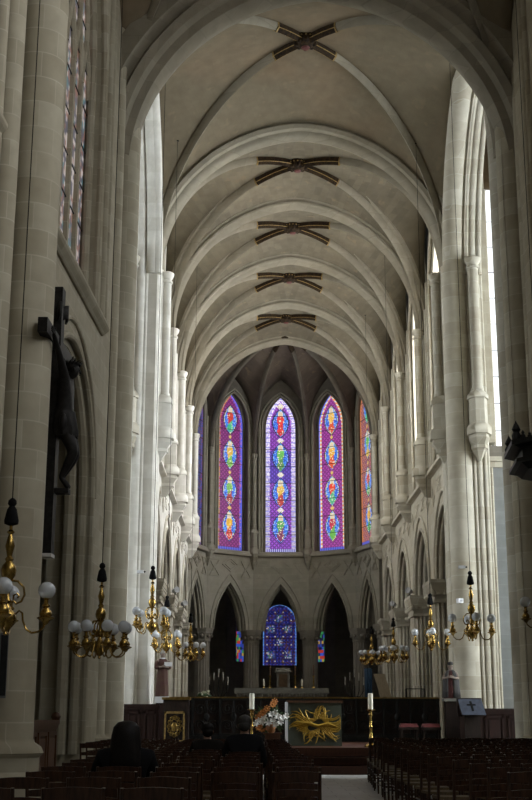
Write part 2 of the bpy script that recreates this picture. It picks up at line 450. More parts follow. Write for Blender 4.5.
# ---- generic window unit: an emissive pane with mullions, set in an opening
WIN = [0]
def window(F, a, sill, spring, apex, n, mat, cu=0, lights=2, label=None, tracery=False, frame_mat=LIMEP):
    WIN[0] += 1
    mb = MB(); pane(mb, F, a, sill, spring, apex, n, cu)
    o = S(mb.build('window_%d' % WIN[0], mat))
    if label: o['label'] = label; o['category'] = 'window'
    mb = MB(); r = .09
    mb.sweep(arch_path(F, a - .03, spring, apex - .03, n - .06, cu, sill), F(0, 1, 0) - F(0, 0, 0), ROLL(r), ref=F(cu, n - .06, (sill + spring) / 2))
    wl = 2 * a / lights
    for k in range(1, lights):
        u = cu - a + k * wl
        H = half_arch(a, apex - spring, 40); zt = spring + max(z for x, z in H if x >= abs(u - cu) - .08)
        zz = zt if not tracery else spring - .4
        mb.tube([F(u, n - .06, sill), F(u, n - .06, zz)], r, 8)
    if tracery:
        for k in range(lights):                      # flame shaped heads, two tiers
            c = cu - a + (k + .5) * wl
            for s in (-1, 1):
                mb.tube([F(c + s * wl / 2, n - .06, spring - .4), F(c + s * wl * .42, n - .06, spring + .15), F(c, n - .06, spring + .75)], r * .9, 6)
        for k in range(1, lights):
            c = cu - a + k * wl; H = half_arch(a, apex - spring, 40); top = spring + max(z for x, z in H if x >= abs(c - cu) - .08)
            for s in (-1, 1):
                pts = [F(c, n - .06, spring - .4), F(c + s * wl * .5, n - .06, spring + .75), F(c + s * wl * .45, n - .06, spring + 1.3), F(c, n - .06, min(top, spring + 2.3))]
                mb.tube(pts, r * .9, 6)
            mb.tube([F(c, n - .06, min(top, spring + 2.2)), F(c, n - .06, top)], r * .9, 6)
    mb.build('tracery' if tracery else 'mullions', frame_mat, o, smooth=True)
    z = sill + .9
    mb = MB()
    while z < spring:
        mb.tube([F(cu - a, n - .03, z), F(cu + a, n - .03, z)], .015, 4); z += .9
    mb.build('saddle_bars', LEAD, o)
    return o

DL = {k: daylight('daylight glass ' + k, v, (.84, .92, 1.0) if 'transept' in k else (.93, .96, 1.0)) for k, v in (('choir left', L_CHOIR_N), ('choir right', L_CHOIR_S), ('transept left', L_TRANS_N), ('transept right', L_TRANS_S), ('east', L_EAST), ('nave', L_NAVE), ('nave east', L_NAVE_EAST), ('aisle', L_AISLE))}

# ---- choir side walls
def lozenge(mb, F, u, z, w, h, n=-.0, r=.016):
    for k in (1, .62):
        pts = [F(u - w * k, n, z), F(u, n, z + h * k), F(u + w * k, n, z), F(u, n, z - h * k)]
        B = F(0, 1, 0) - F(0, 0, 0)
        mb.sweep(pts, B, [(-r, -r), (r, -r), (r, r), (-r, r)], closed=True, ref=F(u, n, z))
def arrow(mb, F, u, z, s, w, h, n=-.0, r=.016):
    B = F(0, 1, 0) - F(0, 0, 0)
    pts = [F(u, n, z + h), F(u + s * w, n, z + h), F(u + s * w * .55, n, z), F(u + s * w, n, z - h), F(u, n, z - h), F(u + s * w * .45, n, z)]
    mb.sweep(pts, B, [(-r, -r), (r, -r), (r, r), (-r, r)], closed=True, ref=F(u + s * w * .5, n, z))
STRPROF = [(-.02, -.02), (-.02, .16), (.05, .2), (.13, .15), (.16, .06), (.2, 0), (.2, -.06), (-.02, -.1)]
def stringcourse(mb, pts, out_of):
    """pts: polyline at string height; profile projects to the inside (towards out_of)"""
    pts = [Vector(p) for p in pts]; rows = []
    for i, p in enumerate(pts):
        t = (pts[min(i + 1, len(pts) - 1)] - pts[max(i - 1, 0)]); t.z = 0; t.normalize()
        N = Vector((-t.y, t.x, 0))
        if N.dot(Vector(out_of) - p) < 0: N = -N
        rows.append([p + N * a + Vector((0, 0, b)) for a, b in STRPROF])
    R = mb.grid(rows, close_v=True); mb.cap(R[0]); mb.cap(R[-1])

def corbel_shaft(mb, x, y, out, zb=9.8, zt=CAPZ, r=.17, big=1.0, off=0.):
    """out: unit vector away from the wall; the shaft stands in front of point (x, y) on the wall"""
    ox, oy = out; tx, ty = -oy, ox
    def poly(w, d):   # half hexagon against the wall
        q = [(-w, -.15), (-w, d * .45 + off), (-w * .5, d + off), (w * .5, d + off), (w, d * .45 + off), (w, -.15)]
        return [(x + tx * a + ox * b, y + ty * a + oy * b) for a, b in q]
    k = big
    mb.prism(poly(.24 * k, .42 * k), zb + .35, zb + 1.12)
    mb.prism(poly(.33 * k, .52 * k), zb - .02, zb + .22)
    mb.prism(poly(.33 * k, .52 * k), zb + .22, zb + .36, top=poly(.24 * k, .42 * k))
    mb.prism(poly(.29 * k, .46 * k), zb + 1.12, zb + 1.24, top=poly(.29 * k, .46 * k))
    mb.prism(poly(.29 * k, .46 * k), zb + 1.24, zb + 1.40, top=poly(.18 * k, .34 * k))
    # corbel below
    mb.prism(poly(.27 * k, .44 * k), zb - .14, zb - .02)
    mb.prism(poly(.20 * k, .32 * k), zb - .34, zb - .14, top=poly(.28 * k, .46 * k))
    mb.prism(poly(.22 * k, .34 * k), zb - .44, zb - .34)
    mb.prism(poly(.10 * k, .16 * k), zb - .66, zb - .44, top=poly(.20 * k, .30 * k))
    mb.prism(poly(.05 * k, .08 * k), zb - .80, zb - .66, top=poly(.11 * k, .18 * k))
    cx, cy = x + ox * (.19 + off), y + oy * (.19 + off)
    mb.lathe((cx, cy, 0), [(r * 1.15, zb + 1.38), (r * 1.15, zb + 1.46), (r, zb + 1.5), (r, zt - .28), (r * 1.25, zt - .26), (r * 1.25, zt - .2), (r, zt - .17), (r * 1.5, zt - .02), (r * 1.6, zt + .06), (r * 1.3, zt + .1)], 14)

for sx, side in ((-1, 'left'), (1, 'right')):
    mb = MB(); orn = MB(); col_i = 0
    U = (0, 1, 0); N = (sx, 0, 0)
    mld = MB()
    for i in range(4):
        yc = (ZB[i] + ZB[i + 1]) / 2; hb = 2.92
        F = frame((sx * WX, yc, 0), U, N)
        arch_wall(mb, F, -hb, hb, ABZ, STRING, 2.0, ABZ, ABZ, 8.25, .75)
        arch_wall(mb, F, -hb, hb, STRING, 20.4, 1.75, 10.6, 15.4, 18.4, 1.15, n0=.12)
        # arch mouldings
        for a_, n_, r_ in ((2.03, .0, .06), (1.95, .16, .08), (1.86, .36, .09)):
            mld.sweep(arch_path(F, a_, ABZ, 8.28 - (2.03 - a_), n_), N, ROLL(r_), ref=F(0, n_, ABZ))
        mld.sweep(arch_path(F, 2.35, ABZ + .1, 8.75, -.02), N, ROLL(.05), ref=F(0, 0, ABZ))
        for s in (-1, 1):      # window jamb shafts
            mld.tube([F(s * 2.0, .04, STRING), F(s * 2.0, .04, 16)], .07, 8)
            mld.tube([F(s * 2.35, .04, STRING), F(s * 2.35, .04, 17)], .09, 8)
        mld.sweep(arch_path(F, 2.0, 16, 19.0, .04), N, ROLL(.07), ref=F(0, 0, 15))
        # panels above the arch
        lozenge(orn, F, -2.2, 8.9, .42, .34); lozenge(orn, F, 2.2, 8.9, .42, .34)
        arrow(orn, F, -.35, 9.12, -1, 1.0, .2); arrow(orn, F, .35, 9.12, 1, 1.0, .2)
        window(F, 1.75, 10.6, 15.4, 18.4, 1.1, DL['choir ' + side], lights=3)
    S(mb.build('wall_%s_choir' % side, LIME if sx > 0 else LITLIME))
    S(mld.build('arch_moulding_trim', LIMEP, smooth=True)); S(orn.build('wall_panel_trim', LIME))
    mb = MB(); stringcourse(mb, [(sx * WX, ZB[0] - .2, STRING), (sx * WX, ZB[4] + .2, STRING)], (0, 50, STRING)); S(mb.build('string_course_trim', LIMEP if sx > 0 else LITLIME))
    for i in range(5):
        mb = MB(); corbel_shaft(mb, sx * WX, ZB[i] + (.0 if i else -.1), (-sx, 0), off=.09 if i else .29, r=.15); 
        for s in (-.42, .42): mb.tube([(sx * (WX - .02), ZB[i] + s, STRING + .1), (sx * (WX - .02), ZB[i] + s, 16)], .08, 8)
        S(mb.build('wall_shaft_pillar', LIMEP if sx > 0 else LITLIME, smooth=True))
    # fluted arcade pillars with capitals
    for i in range(1, 5):
        mb = MB(); cx, cy = sx * 5.22, ZB[i]
        n = 20; fl = []
        for k in range(n * 4):
            t = 2 * PI * k / (n * 4); rr = 1 - .085 * (1 if k % 4 in (1, 2) else 0) * 1.0
            c, s_ = math.cos(t), math.sin(t); q = 3.2
            d = (abs(c) ** q + abs(s_) ** q) ** (-1 / q)
            fl.append((.46 * d * c * rr, .86 * d * s_ * rr))
        mb.prism([(cx + a, cy + b) for a, b in fl], .5, 5.3)
        rect = lambda w, d: [(cx + a * w, cy + b * d) for a, b in ((-1, -1), (1, -1), (1, 1), (-1, 1))]
        mb.prism(rect(.6, 1.0), 0, .35); mb.prism(rect(.56, .96), .35, .5, top=rect(.5, .9))
        mb.prism(rect(.49, .89), 5.18, 5.28); mb.prism(rect(.44, .84), 5.28, 5.62, top=rect(.54, .94))
        mb.prism(rect(.56, .97), 5.62, 5.70); mb.prism(rect(.58, .99), 5.70, 5.84, top=rect(.6, 1.02)); mb.prism(rect(.62, 1.04), 5.84, 5.97)
        for a in (-.4, 0, .4):
            for e in (-1, 1):
                mb.ell((cx + a * .95, cy + e * .9, 5.5), (.16, .07, .10), 8, 5)
        for b in (-.7, -.25, .25, .7): mb.ell((cx - sx * .5, cy + b, 5.5), (.06, .15, .1), 8, 5)
        for a in (-1, 1):
            for e in (-1, 1): mb.ell((cx + a * .5, cy + e * .9, 5.5), (.1, .1, .13), 8, 5)
        S(mb.build('fluted_arcade_pillar', LIMEP, smooth=False))
    # aisle beyond
    mb = MB(); mb.box(sx * 10.5, sx * 11, 37.6, 70, 0, 10); S(mb.build('wall_%s_aisle' % side, DARKSTONE))
    mb = MB(); x0, x1 = sorted((sx * 5.2, sx * 11)); mb.box(x0, x1, 37.9, 62, 9.3, 9.7); S(mb.build('aisle_ceiling', DARKSTONE))
    for i in range(4):
        F = frame((sx * 10.5, (ZB[i] + ZB[i + 1]) / 2, 0), U, N); window(F, .8, 3.5, 6, 7.5, -.06, DL['aisle'])  # unseen glowing panes added to brighten the aisle

# ---- crossing pillars: clustered shafts on a core
def cluster(name, core, shafts, z0, z1, base=True, plinth=.12, mat=None):
    mb = MB(); x0, x1, y0, y1 = core
    mb.box(x0, x1, y0, y1, z0, z1)
    for x, y, r in shafts:
        pr = [(r, z0), (r, z1)]
        if base:
            pr = [(r + .14, 0), (r + .14, .48), (r + .09, .56), (r + .09, .74), (r + .13, .80), (r + .11, .88), (r + .03, .92), (r, .98), (r, z1)]
        mb.lathe((x, y, 0), pr, 24)
    if base:
        e = plinth; mb.box(x0 - e, x1 + e, y0 - e, y1 + e, 0, .5); mb.box(x0 - e * .6, x1 + e * .6, y0 - e * .6, y1 + e * .6, .5, .82)
    return S(mb.build(name, mat or LIMEP, smooth=True))
for sx in (-1, 1):
    def mir(l): return [(sx * x, y, r) for x, y, r in l]
    def cor(a, b, c, d): return (*sorted((sx * a, sx * b)), c, d)
    # east crossing pillar
    cluster('east_crossing_pillar', cor(4.62, 5.72, 36.75, 38.6),
            mir([(4.90, 37.02, .42), (5.27, 36.76, .07), (5.42, 36.80, .12), (5.60, 36.76, .07), (5.66, 36.92, .12), (4.60, 37.5, .14), (4.66, 37.9, .2)] if sx > 0 else
                [(4.62, 37.42, .15), (4.72, 37.02, .21), (4.98, 36.78, .08), (5.16, 36.76, .17), (5.38, 36.74, .06), (5.55, 36.74, .16), (5.70, 36.9, .12)]), 0, 15.4, mat=LIMEP if sx > 0 else LITLIME)
    mb = MB(); corbel_shaft(mb, sx * 5.42, 36.70, (0, -1), zb=9.75, zt=CAPZ + .2, big=1.12); S(mb.build('wall_shaft_pillar', LIMEP, smooth=True))
    # west crossing pillar
    d_ = .24 if sx > 0 else 0
    cluster('west_crossing_pillar', cor(4.9 + d_, 6.2 + d_, 27.3, 29.5),
            mir([(x_ + d_, y_, r_) for x_, y_, r_ in [(4.86, 28.5, .45), (4.95, 27.75, .22), (5.0, 29.25, .26), (5.25, 27.25, .24), (5.62, 27.2, .14), (5.9, 27.3, .18), (4.98, 28.02, .08)]]), 0, 19.5, mat=NAVEP)

# ---- transept arms
for sx, side in ((-1, 'left'), (1, 'right')):
    yc = 33.0
    x0, x1 = sorted((sx * 6.0, sx * 18))
    mb = MB(); mb.box(x0, x1, 27.9, 28.5, 0, 21.2); S(mb.build('wall_%s_transept_west' % side, LIME))
    F = frame((sx * 6.0, 38.0, 0), (sx, 0, 0), (0, 1, 0))
    mb = MB(); arch_wall(mb, F, -.2, 12, 0, 21.4, 1.95, 9.35, 18.2, 20.9, .6, cu=2.08); S(mb.build('wall_%s_transept_east' % side, GREYWALL))
    mb = MB(); mb.box(-.1, 4.6, -.12, .1, 9.2, 9.36, F=F); mb.box(-.1, 4.6, -.06, .1, 9.02, 9.2, F=F)
    mb.tube([F(.03, -.0, 0), F(.03, 0, 16)], .05, 8); mb.box(.5, 3.9, -.03, .1, 3.1, 3.25, F=F); S(mb.build('sill_trim', LIMEP, smooth=True))
    window(F, 1.95, 9.35, 18.2, 20.9, .15, DL['east'], cu=2.08, lights=2,
           label='tall bright clear glass window beside the pale %s crossing pillar' % side)
    F = frame((sx * 18, yc, 0), (0, 1, 0), (sx, 0, 0))
    mb = MB(); arch_wall(mb, F, -5.2, 5.2, 0, 21.2, 2.0, 4.0, 15.5, 19.0, .6, cu=-2.0); S(mb.build('wall_%s_transept_end' % side, LIME))
    window(F, 2.0, 4.0, 15.5, 19.0, .3, DL['transept ' + side], cu=-2.0, lights=3)

# ---- nave walls (the nave axis runs about a degree and a half off the choir's)
def glass_grid(mb, F, a, sill, spring, apex, n, fn, cell=.06, cu=0):
    col = mb.bm.loops.layers.float_color.new('Col')
    nu = max(4, int(2 * a / cell)); nz = int((apex - sill) / cell)
    H = half_arch(a, apex - spring, 60)
    def halfw(z):
        if z <= spring: return a
        zz = z - spring
        for (x1, z1), (x2, z2) in zip(H, H[1:]):
            if z1 <= zz <= z2: return x1 + (x2 - x1) * (zz - z1) / max(1e-6, z2 - z1)
        return 0
    for j in range(nz):
        za, zb = sill + (apex - sill) * j / nz, sill + (apex - sill) * (j + 1) / nz
        wa, wb = halfw(za), halfw(zb)
        for i in range(nu):
            ua, ub = -a + 2 * a * i / nu, -a + 2 * a * (i + 1) / nu
            cl = lambda u, w_: max(-w_, min(w_, u))
            q = [(cl(ua, wa), za), (cl(ub, wa), za), (cl(ub, wb), zb), (cl(ua, wb), zb)]
            if abs(q[0][0] - q[1][0]) + abs(q[2][0] - q[3][0]) < 1e-4: continue
            V = [mb.bm.verts.new(F(cu + u, n, z)) for u, z in q]
            try: f = mb.bm.faces.new(V)
            except ValueError: continue
            um, zm = (ua + ub) / 2, (za + zb) / 2
            c = fn(um, zm, halfw(zm), i, j)
            for l in f.loops: l[col] = (*c, 1)
def stained(F, a, sill, spring, apex, n, fn, label, cell=.06, cu=0, bars=.95):
    WIN[0] += 1
    mb = MB(); glass_grid(mb, F, a, sill, spring, apex, n, fn, cell, cu)
    bmesh.ops.remove_doubles(mb.bm, verts=mb.bm.verts, dist=1e-5)
    me = bpy.data.meshes.new('window'); mb.bm.to_mesh(me); mb.bm.free(); me.materials.append(STAIN)
    o = bpy.data.objects.new('window_%d' % WIN[0], me); C.objects.link(o); S(o)
    o['label'] = label; o['category'] = 'window'
    mb = MB(); z = sill + bars
    while z < apex - .4:
        mb.tube([F(cu - a, n - .03, z), F(cu + a, n - .03, z)], .016, 4); z += bars
    mb.build('saddle_bars', LEAD, o)
    return o
def nave_glass(u, z, hw, i, j):
    r = random.random()
    r = r if r > .22 else .9
    if r < .3: return (.40, .34, .30)
    if r < .5: return (.22, .11, .08)
    if r < .60: return (.06, .16, .18)
    if r < .8: return (.45, .40, .38)
    return (.08, .08, .10)
for sx, side in ((-1, 'left'), (1, 'right')):
    Dv = Vector((.039 if sx < 0 else 0, 1, 0)).normalized()
    Nv = Vector((-Dv.y, Dv.x, 0)) if sx < 0 else Vector((Dv.y, -Dv.x, 0))
    P0 = Vector((-5.09, 22.3, 0)) if sx < 0 else Vector((5.0, 22.3, 0))
    for k in range(3):
        off = -9.75 * k
        if k: P = P0 + Dv * (off)
        else: P = P0
        F = frame(P, Dv, Nv)
        hb = 4.875; cuw = .6 if k == 0 else 1.15
        mb = MB()
        arch_wall(mb, F, -hb, hb + (.4 if k == 0 else 0), 0, STRING, 2.6, 0, 5.9, 8.55, .9, cu=.9)
        arch_wall(mb, F, -hb, hb + (.4 if k == 0 else 0), STRING, 21.2, 2.75, 10.0, 15.6, 20.0, .9, n0=.0, cu=cuw)
        S(mb.build('wall_%s_nave' % side, NAVEST))
        m2 = MB()
        for a_, n_, r_ in ((2.64, .0, .07), (2.55, .18, .10), (2.42, .42, .12)):
            m2.sweep(arch_path(F, a_, 5.9, 8.58 - (2.64 - a_), n_, cu=.9, sill=.6), Nv, ROLL(r_), ref=F(.9, n_, 4))
        m2.sweep(arch_path(F, 2.9, 5.9, 8.95, -.02, cu=.9), Nv, ROLL(.05), ref=F(.9, n_, 4))
        for a_, n_, r_ in ((2.8, .05, .09), (2.68, .3, .09)):
            m2.sweep(arch_path(F, a_, 15.6, 20.0 - (2.8 - a_), n_, cu=cuw, sill=STRING), Nv, ROLL(r_), ref=F(cuw, n_, 14))
        for s in (-3.2, 3.15, 3.5): m2.tube([F(s + cuw, .0, STRING + .1), F(s + cuw, 0, 19)], .10, 10)
        S(m2.build('arch_moulding_trim', NAVEP, smooth=True))
        m3 = MB(); m3.prism([(-.02, -.12), (.05, -.12), (.17, -.02), (.2, .02), (.2, .08), (-.02, .22)], -3.75, 3.95,
                            F=lambda a, b, c: F(c, -a, STRING + b)); S(m3.build('string_course_trim', NAVEP))
        if sx < 0 and k < 2:
            stained(F, 2.7, 10.0, 15.6, 19.9, .44, nave_glass, ('tall pale traceried nave window above the sloping ledge' if k == 0 else 'sliver of nave window at upper left edge with teal glass'), cell=.11, cu=cuw)
            WIN[0] -= 0
            o = bpy.data.objects['window_%d' % WIN[0]]
            # stone tracery as a child
            t = MB(); lights = 6; a = 2.7; wl = 2 * a / lights; n = .40; r = .075
            for q in range(1, lights):
                u = cuw - a + q * wl; t.box(u - .085, u + .085, n - .05, n + .10, 10.0, 15.2, F=F)
            for q in range(lights):
                c = cuw - a + (q + .5) * wl
                for s in (-1, 1): t.tube([F(c + s * wl / 2, n, 15.1), F(c + s * wl * .40, n, 15.7), F(c, n, 16.4)], [r, r, r * .8], 8)
            for q in range(1, lights):
                c = cuw - a + q * wl
                zt = 15.6 + max(z for x, z in half_arch(a, 4.3, 40) if x >= abs(c - cuw) - .1)
                for s in (-1, 1): t.tube([F(c, n, 15.2), F(c + s * wl * .5, n, 16.4), F(c + s * wl * .45, n, 17.0), F(c, n, min(18.0, zt))], r * .9, 8)
                t.tube([F(c, n, min(18, zt) - .1), F(c, n, zt)], r * .8, 8)
            t.build('tracery', NAVEP, o, smooth=True)
        else:
            window(F, 2.7, 10.0, 15.6, 19.9, .5, DL['nave east' if k == 0 else 'nave'], cu=cuw, lights=4, tracery=True)
        # round pillar between the bays
        ps = F(-hb, 0, 0)
        mb = MB()
        for du, dn, r in ((0, -.40, .41), (-.62, -.1, .20), (.55, -.06, .16), (.85, .0, .10), (-.95, .0, .12)):
            c = F(-hb + du, dn, 0); ex = .16 if r > .3 else .06
            mb.lathe((c.x, c.y, 0), [(r + ex, 0), (r + ex, .55), (r + ex * .6, .62), (r + ex * .6, .80), (r + ex * .95, .86), (r + ex * .7, .94), (r + .02, 1.0), (r, 1.05), (r, 19.5)], 28)
        mb.box(-hb - .3, -hb + .3, -.4, .9, 1.0, 21, F=F); mb.box(-hb - 1.0, -hb + 1.0, -.14, .9, 0, 1.0, F=F); mb.box(-hb - .9, -hb + .9, .02, .9, 1.0, 21, F=F)
        S(mb.build('nave_pillar', NAVEP, smooth=True))
    mb = MB(); x0, x1 = sorted((sx * 10.5, sx * 11)); mb.box(x0, x1, -8, 28, 0, 10); S(mb.build('wall_%s_nave_aisle' % side, LIME))
    mb = MB(); x0, x1 = sorted((sx * 5.6, sx * 11)); mb.box(x0, x1, -8, 28, 9.4, 9.75); S(mb.build('nave_aisle_ceiling', LIME))
mb = MB(); mb.box(-11, 11, -8.4, -8, 0, 22); S(mb.build('wall_west', LIME))

# ------------------------------------------------------------------ apse
AXO = -.12
def facef(th, ap, c=APC):
    D = Vector((math.sin(th), math.cos(th), 0)); U = Vector((math.cos(th), -math.sin(th), 0))
    return frame(Vector((AXO, c, 0)) + D * ap, U, D)
def pick(*a): return random.choice(a)
def medallion_glass(style):
    cz = [11.32, 13.26, 15.25, 17.2]
    robes = [[(.75, .42, .05), (.05, .35, .08)], [(.6, .04, .03), (.1, .45, .12)], [(.15, .5, .1), (.75, .5, .06)], [(.75, .06, .03), (.08, .5, .2)]]
    if style == 'left': robes = [[(.8, .45, .03), (.65, .05, .03)], [(.2, .5, .1), (.4, .06, .06)], [(.75, .45, .05), (.2, .5, .08)], [(.6, .05, .03), (.05, .5, .25)]]
    if style == 'right': robes = [[(.55, .03, .06), (.15, .45, .08)], [(.8, .06, .02), (.12, .5, .25)], [(.85, .45, .06), (.75, .1, .03)], [(.85, .5, .1), (.7, .1, .04)]]
    if style == 'centre': robes = [[(.1, .4, .1), (.25, .05, .12)], [(.8, .5, .08), (.5, .06, .05)], [(.15, .5, .1), (.12, .3, .1)], [(.8, .05, .04), (.75, .05, .05)]]
    def fn(u, z, hw, i, j):
        d = hw - abs(u); k = random.uniform(.8, 1.2)
        zr = z - 10.0
        # lettering-like base band
        if zr < .18:
            return (.05, .05, .35) if i % 2 else ((.5, .5, .75) if style == 'centre' else (.12, .15, .7))
        best = min(range(4), key=lambda q: abs(z - cz[q])); dz = z - cz[best]; H = .86; Wm = .47
        e = abs(u) / Wm + (dz / H) ** 2      # vesica
        if e < 1:
            if e > .9: return (.008, .008, .01) if style != 'right' else (.10, .06, .02)
            if e > .80: return pick((.7, .65, .35), (.10, .22, .75), (.55, .6, .75)) if style != 'centre' else pick((.06, .12, .5), (.1, .3, .85), (.35, .45, .9))
            A, Bc = robes[best]
            if abs(u) < .085 and .42 < dz < .62: return (.75, .6, .45)
            if abs(u) < .14 and .40 < dz < .70: return pick((.8, .7, .3), (.75, .75, .7))
            if abs(u) < .17 + .05 * math.sin(dz * 9) and dz < .42:
                c = A if dz > -.12 + u else Bc
                if random.random() < .12: c = (.8, .75, .55)
                return tuple(x * k for x in c)
            return pick((.03, .12, .75), (.05, .25, .9), (.03, .08, .5), (.12, .35, .85)) if random.random() < .9 else (.4, .55, .8)
        # linking pieces between the medallions
        mids = [(cz[q] + cz[q + 1]) / 2 for q in range(3)]
        dm = min(abs(z - m_) for m_ in mids)
        if style == 'centre' and (abs(u) + dm < .2 or abs(u) + abs(z - 18.15) < .22): return tuple(x * k for x in pick((.85, .8, .7), (.8, .7, .45), (.8, .75, .85)))
        if dm + abs(u) < .12: return (.75, .5, .15)
        bw = {'centre': .25, 'left': .17, 'right': .19, 'edge': .18}[style]
        if d < bw:
            if style == 'centre':
                if d > bw - .05: return (.45, .18, .75)
                if j % 5 == 0: return (.3, .3, .8)
                f = .6 + .4 * max(0, min(1, (z - 11) / 6)); return tuple(x * k * f for x in pick((.85, .75, 1.0), (.75, .65, .95), (.95, .9, 1.0), (.5, .4, .85)))
            if style == 'left':
                if u > 0: return pick((.05, .08, .65), (.08, .1, .5), (.3, .08, .5), (.5, .2, .35)) if d > .06 else (.12, .15, .8)
                return pick((.65, .25, .06), (.6, .08, .06), (.45, .2, .5), (.6, .4, .1)) if d > .07 else (.05, .05, .4)
            if style == 'right':
                if d < .08: return (.15, .2, .9) if u < 0 else (.9, .25, .1)
                return (.9, .35, .1) if (j // 2) % 2 else (.75, .75, .65)
            return pick((.5, .14, .05), (.6, .25, .08))
        # diapered purple ground
        a_, b_ = (i + j) % 4, (i - j) % 4
        if style == 'edge': base = pick((.45, .14, .10), (.5, .2, .1), (.35, .1, .15), (.25, .1, .2))
        elif style == 'centre':
            base = (.27, .06, .46) if z > 14 or (i + j // 3) % 3 else (.19, .06, .46)
            if 13.8 < z < 15.6: base = (.12, .06, .46)
        elif style == 'left': base = (.22, .02, .17)
        else: base = (.33, .045, .30)
        if a_ == 0 or b_ == 0: base = tuple(x * .45 for x in base)
        elif a_ == 2 and b_ == 2: base = tuple(min(1, x * 1.45 + .03) for x in base)
        return tuple(x * k for x in base)
    return fn
def blue_edge(u, z, hw, i, j):
    if hw - abs(u) < .15: return pick((.05, .05, .3), (.3, .05, .05), (.02, .1, .4))
    return pick((.01, .03, .16), (.01, .015, .06), (.15, .03, .03), (.02, .10, .3), (.005, .005, .015), (.01, .015, .08))
def chapel_glass(u, z, hw, i, j):
    d = hw - abs(u)
    if d < .09: return pick((.06, .16, .45), (.10, .25, .55), (.08, .1, .4))
    for q, zz in enumerate((4.95, 5.75, 6.55, 7.15)):
        for uu in (-.5, 0, .5):
            odd = (q + (uu == 0)) % 2
            if odd: continue
            du, dz = abs(u - uu), abs(z - zz)
            if max(du, dz) < .27:
                if max(du, dz) > .21: return (.02, .02, .06)
                return pick((.10, .13, .26), (.18, .08, .05), (.04, .09, .2), (.3, .3, .4), (.05, .13, .08), (.03, .04, .22), (.02, .02, .08))
    if (i % 7 == 3) and (j % 7 == 3): return (.4, .38, .3)
    if i % 3 == 0 and j % 3 == 0: return (.04, .05, .25)
    return pick((.006, .008, .05), (.01, .01, .09), (.016, .016, .13), (.05, .02, .03))
def side_chapel_glass(u, z, hw, i, j):
    if hw - abs(u) < .12: return pick((.1, .2, .4), (.5, .3, .1))
    return pick((.35, .03, .02), (.03, .07, .4), (.03, .2, .06), (.35, .22, .04), (.015, .02, .12), (.01, .01, .04), (.02, .04, .25))

styles = {-2: 'blue', -1: 'left', 0: 'centre', 1: 'right', 2: 'edge'}
labels = {-2: 'dark blue stained glass sliver at the far left of the apse', -1: 'magenta lancet window with orange border left of the central apse window',
          0: 'central apse lancet with white border and four oval medallions', 1: 'purple lancet with bright orange and blue border right of centre',
          2: 'orange and blue stained glass sliver at the right end of the apse'}
hw_face = APA * math.tan(math.radians(18))
wall = MB(); wall2 = MB(); mld = MB(); orn = MB()
for k in range(-2, 3):
    th = math.radians(36 * k); F = facef(th, APA)
    e = hw_face
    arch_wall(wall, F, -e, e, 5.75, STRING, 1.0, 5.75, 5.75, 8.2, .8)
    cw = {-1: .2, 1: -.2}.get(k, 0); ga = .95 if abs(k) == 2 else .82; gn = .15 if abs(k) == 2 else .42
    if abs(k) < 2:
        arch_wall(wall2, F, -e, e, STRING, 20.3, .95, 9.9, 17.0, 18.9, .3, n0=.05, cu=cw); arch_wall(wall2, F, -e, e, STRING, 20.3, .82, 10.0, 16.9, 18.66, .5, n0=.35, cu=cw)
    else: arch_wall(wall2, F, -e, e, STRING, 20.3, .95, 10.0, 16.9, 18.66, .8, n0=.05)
    for a_, n_, r_ in ((1.03, -.0, .05), (.98, .14, .06), (.9, .34, .08)):
        mld.sweep(arch_path(F, a_, 5.75, 8.24 - (1.03 - a_), n_), F(0, 1, 0) - F(0, 0, 0), ROLL(r_), ref=F(0, n_, 5.5))
    mld.sweep(arch_path(F, 1.25, 5.75, 8.66, -.02), F(0, 1, 0) - F(0, 0, 0), ROLL(.045), ref=F(0, 0, 5.5))
    for a_, n_, r_ in ((1.02, .05, .06), (1.18, .02, .05)):
        mld.sweep(arch_path(F, a_, 16.9, 18.7 + (a_ - 1.02), n_, cu=cw, sill=STRING), F(0, 1, 0) - F(0, 0, 0), ROLL(r_), ref=F(0, n_, 14))
    lozenge(orn, F, 0, 9.16, .5, .34, -.01, .045)
    arrow(orn, F, -.72, 8.95, -1, .6, .42, -.01, .04); arrow(orn, F, .72, 8.95, 1, .6, .42, -.01, .04)
    fn = blue_edge if k == -2 else medallion_glass(styles[k])
    stained(F, ga, 10.0, 16.9, 18.66, gn, fn, labels[k], cell=.055, cu=cw)
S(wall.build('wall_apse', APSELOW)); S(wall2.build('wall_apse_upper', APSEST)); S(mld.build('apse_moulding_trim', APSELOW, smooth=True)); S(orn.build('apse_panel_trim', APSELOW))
R_V = APA / math.cos(math.radians(18))
vert = [(AXO + R_V * math.sin(math.radians(36 * k + 18)), APC + R_V * math.cos(math.radians(36 * k + 18))) for k in range(-3, 3)]
mb = MB(); stringcourse(mb, [(x * .997, y, STRING) for x, y in vert], (0, APC, STRING)); S(mb.build('apse_string_course_trim', APSELOW))
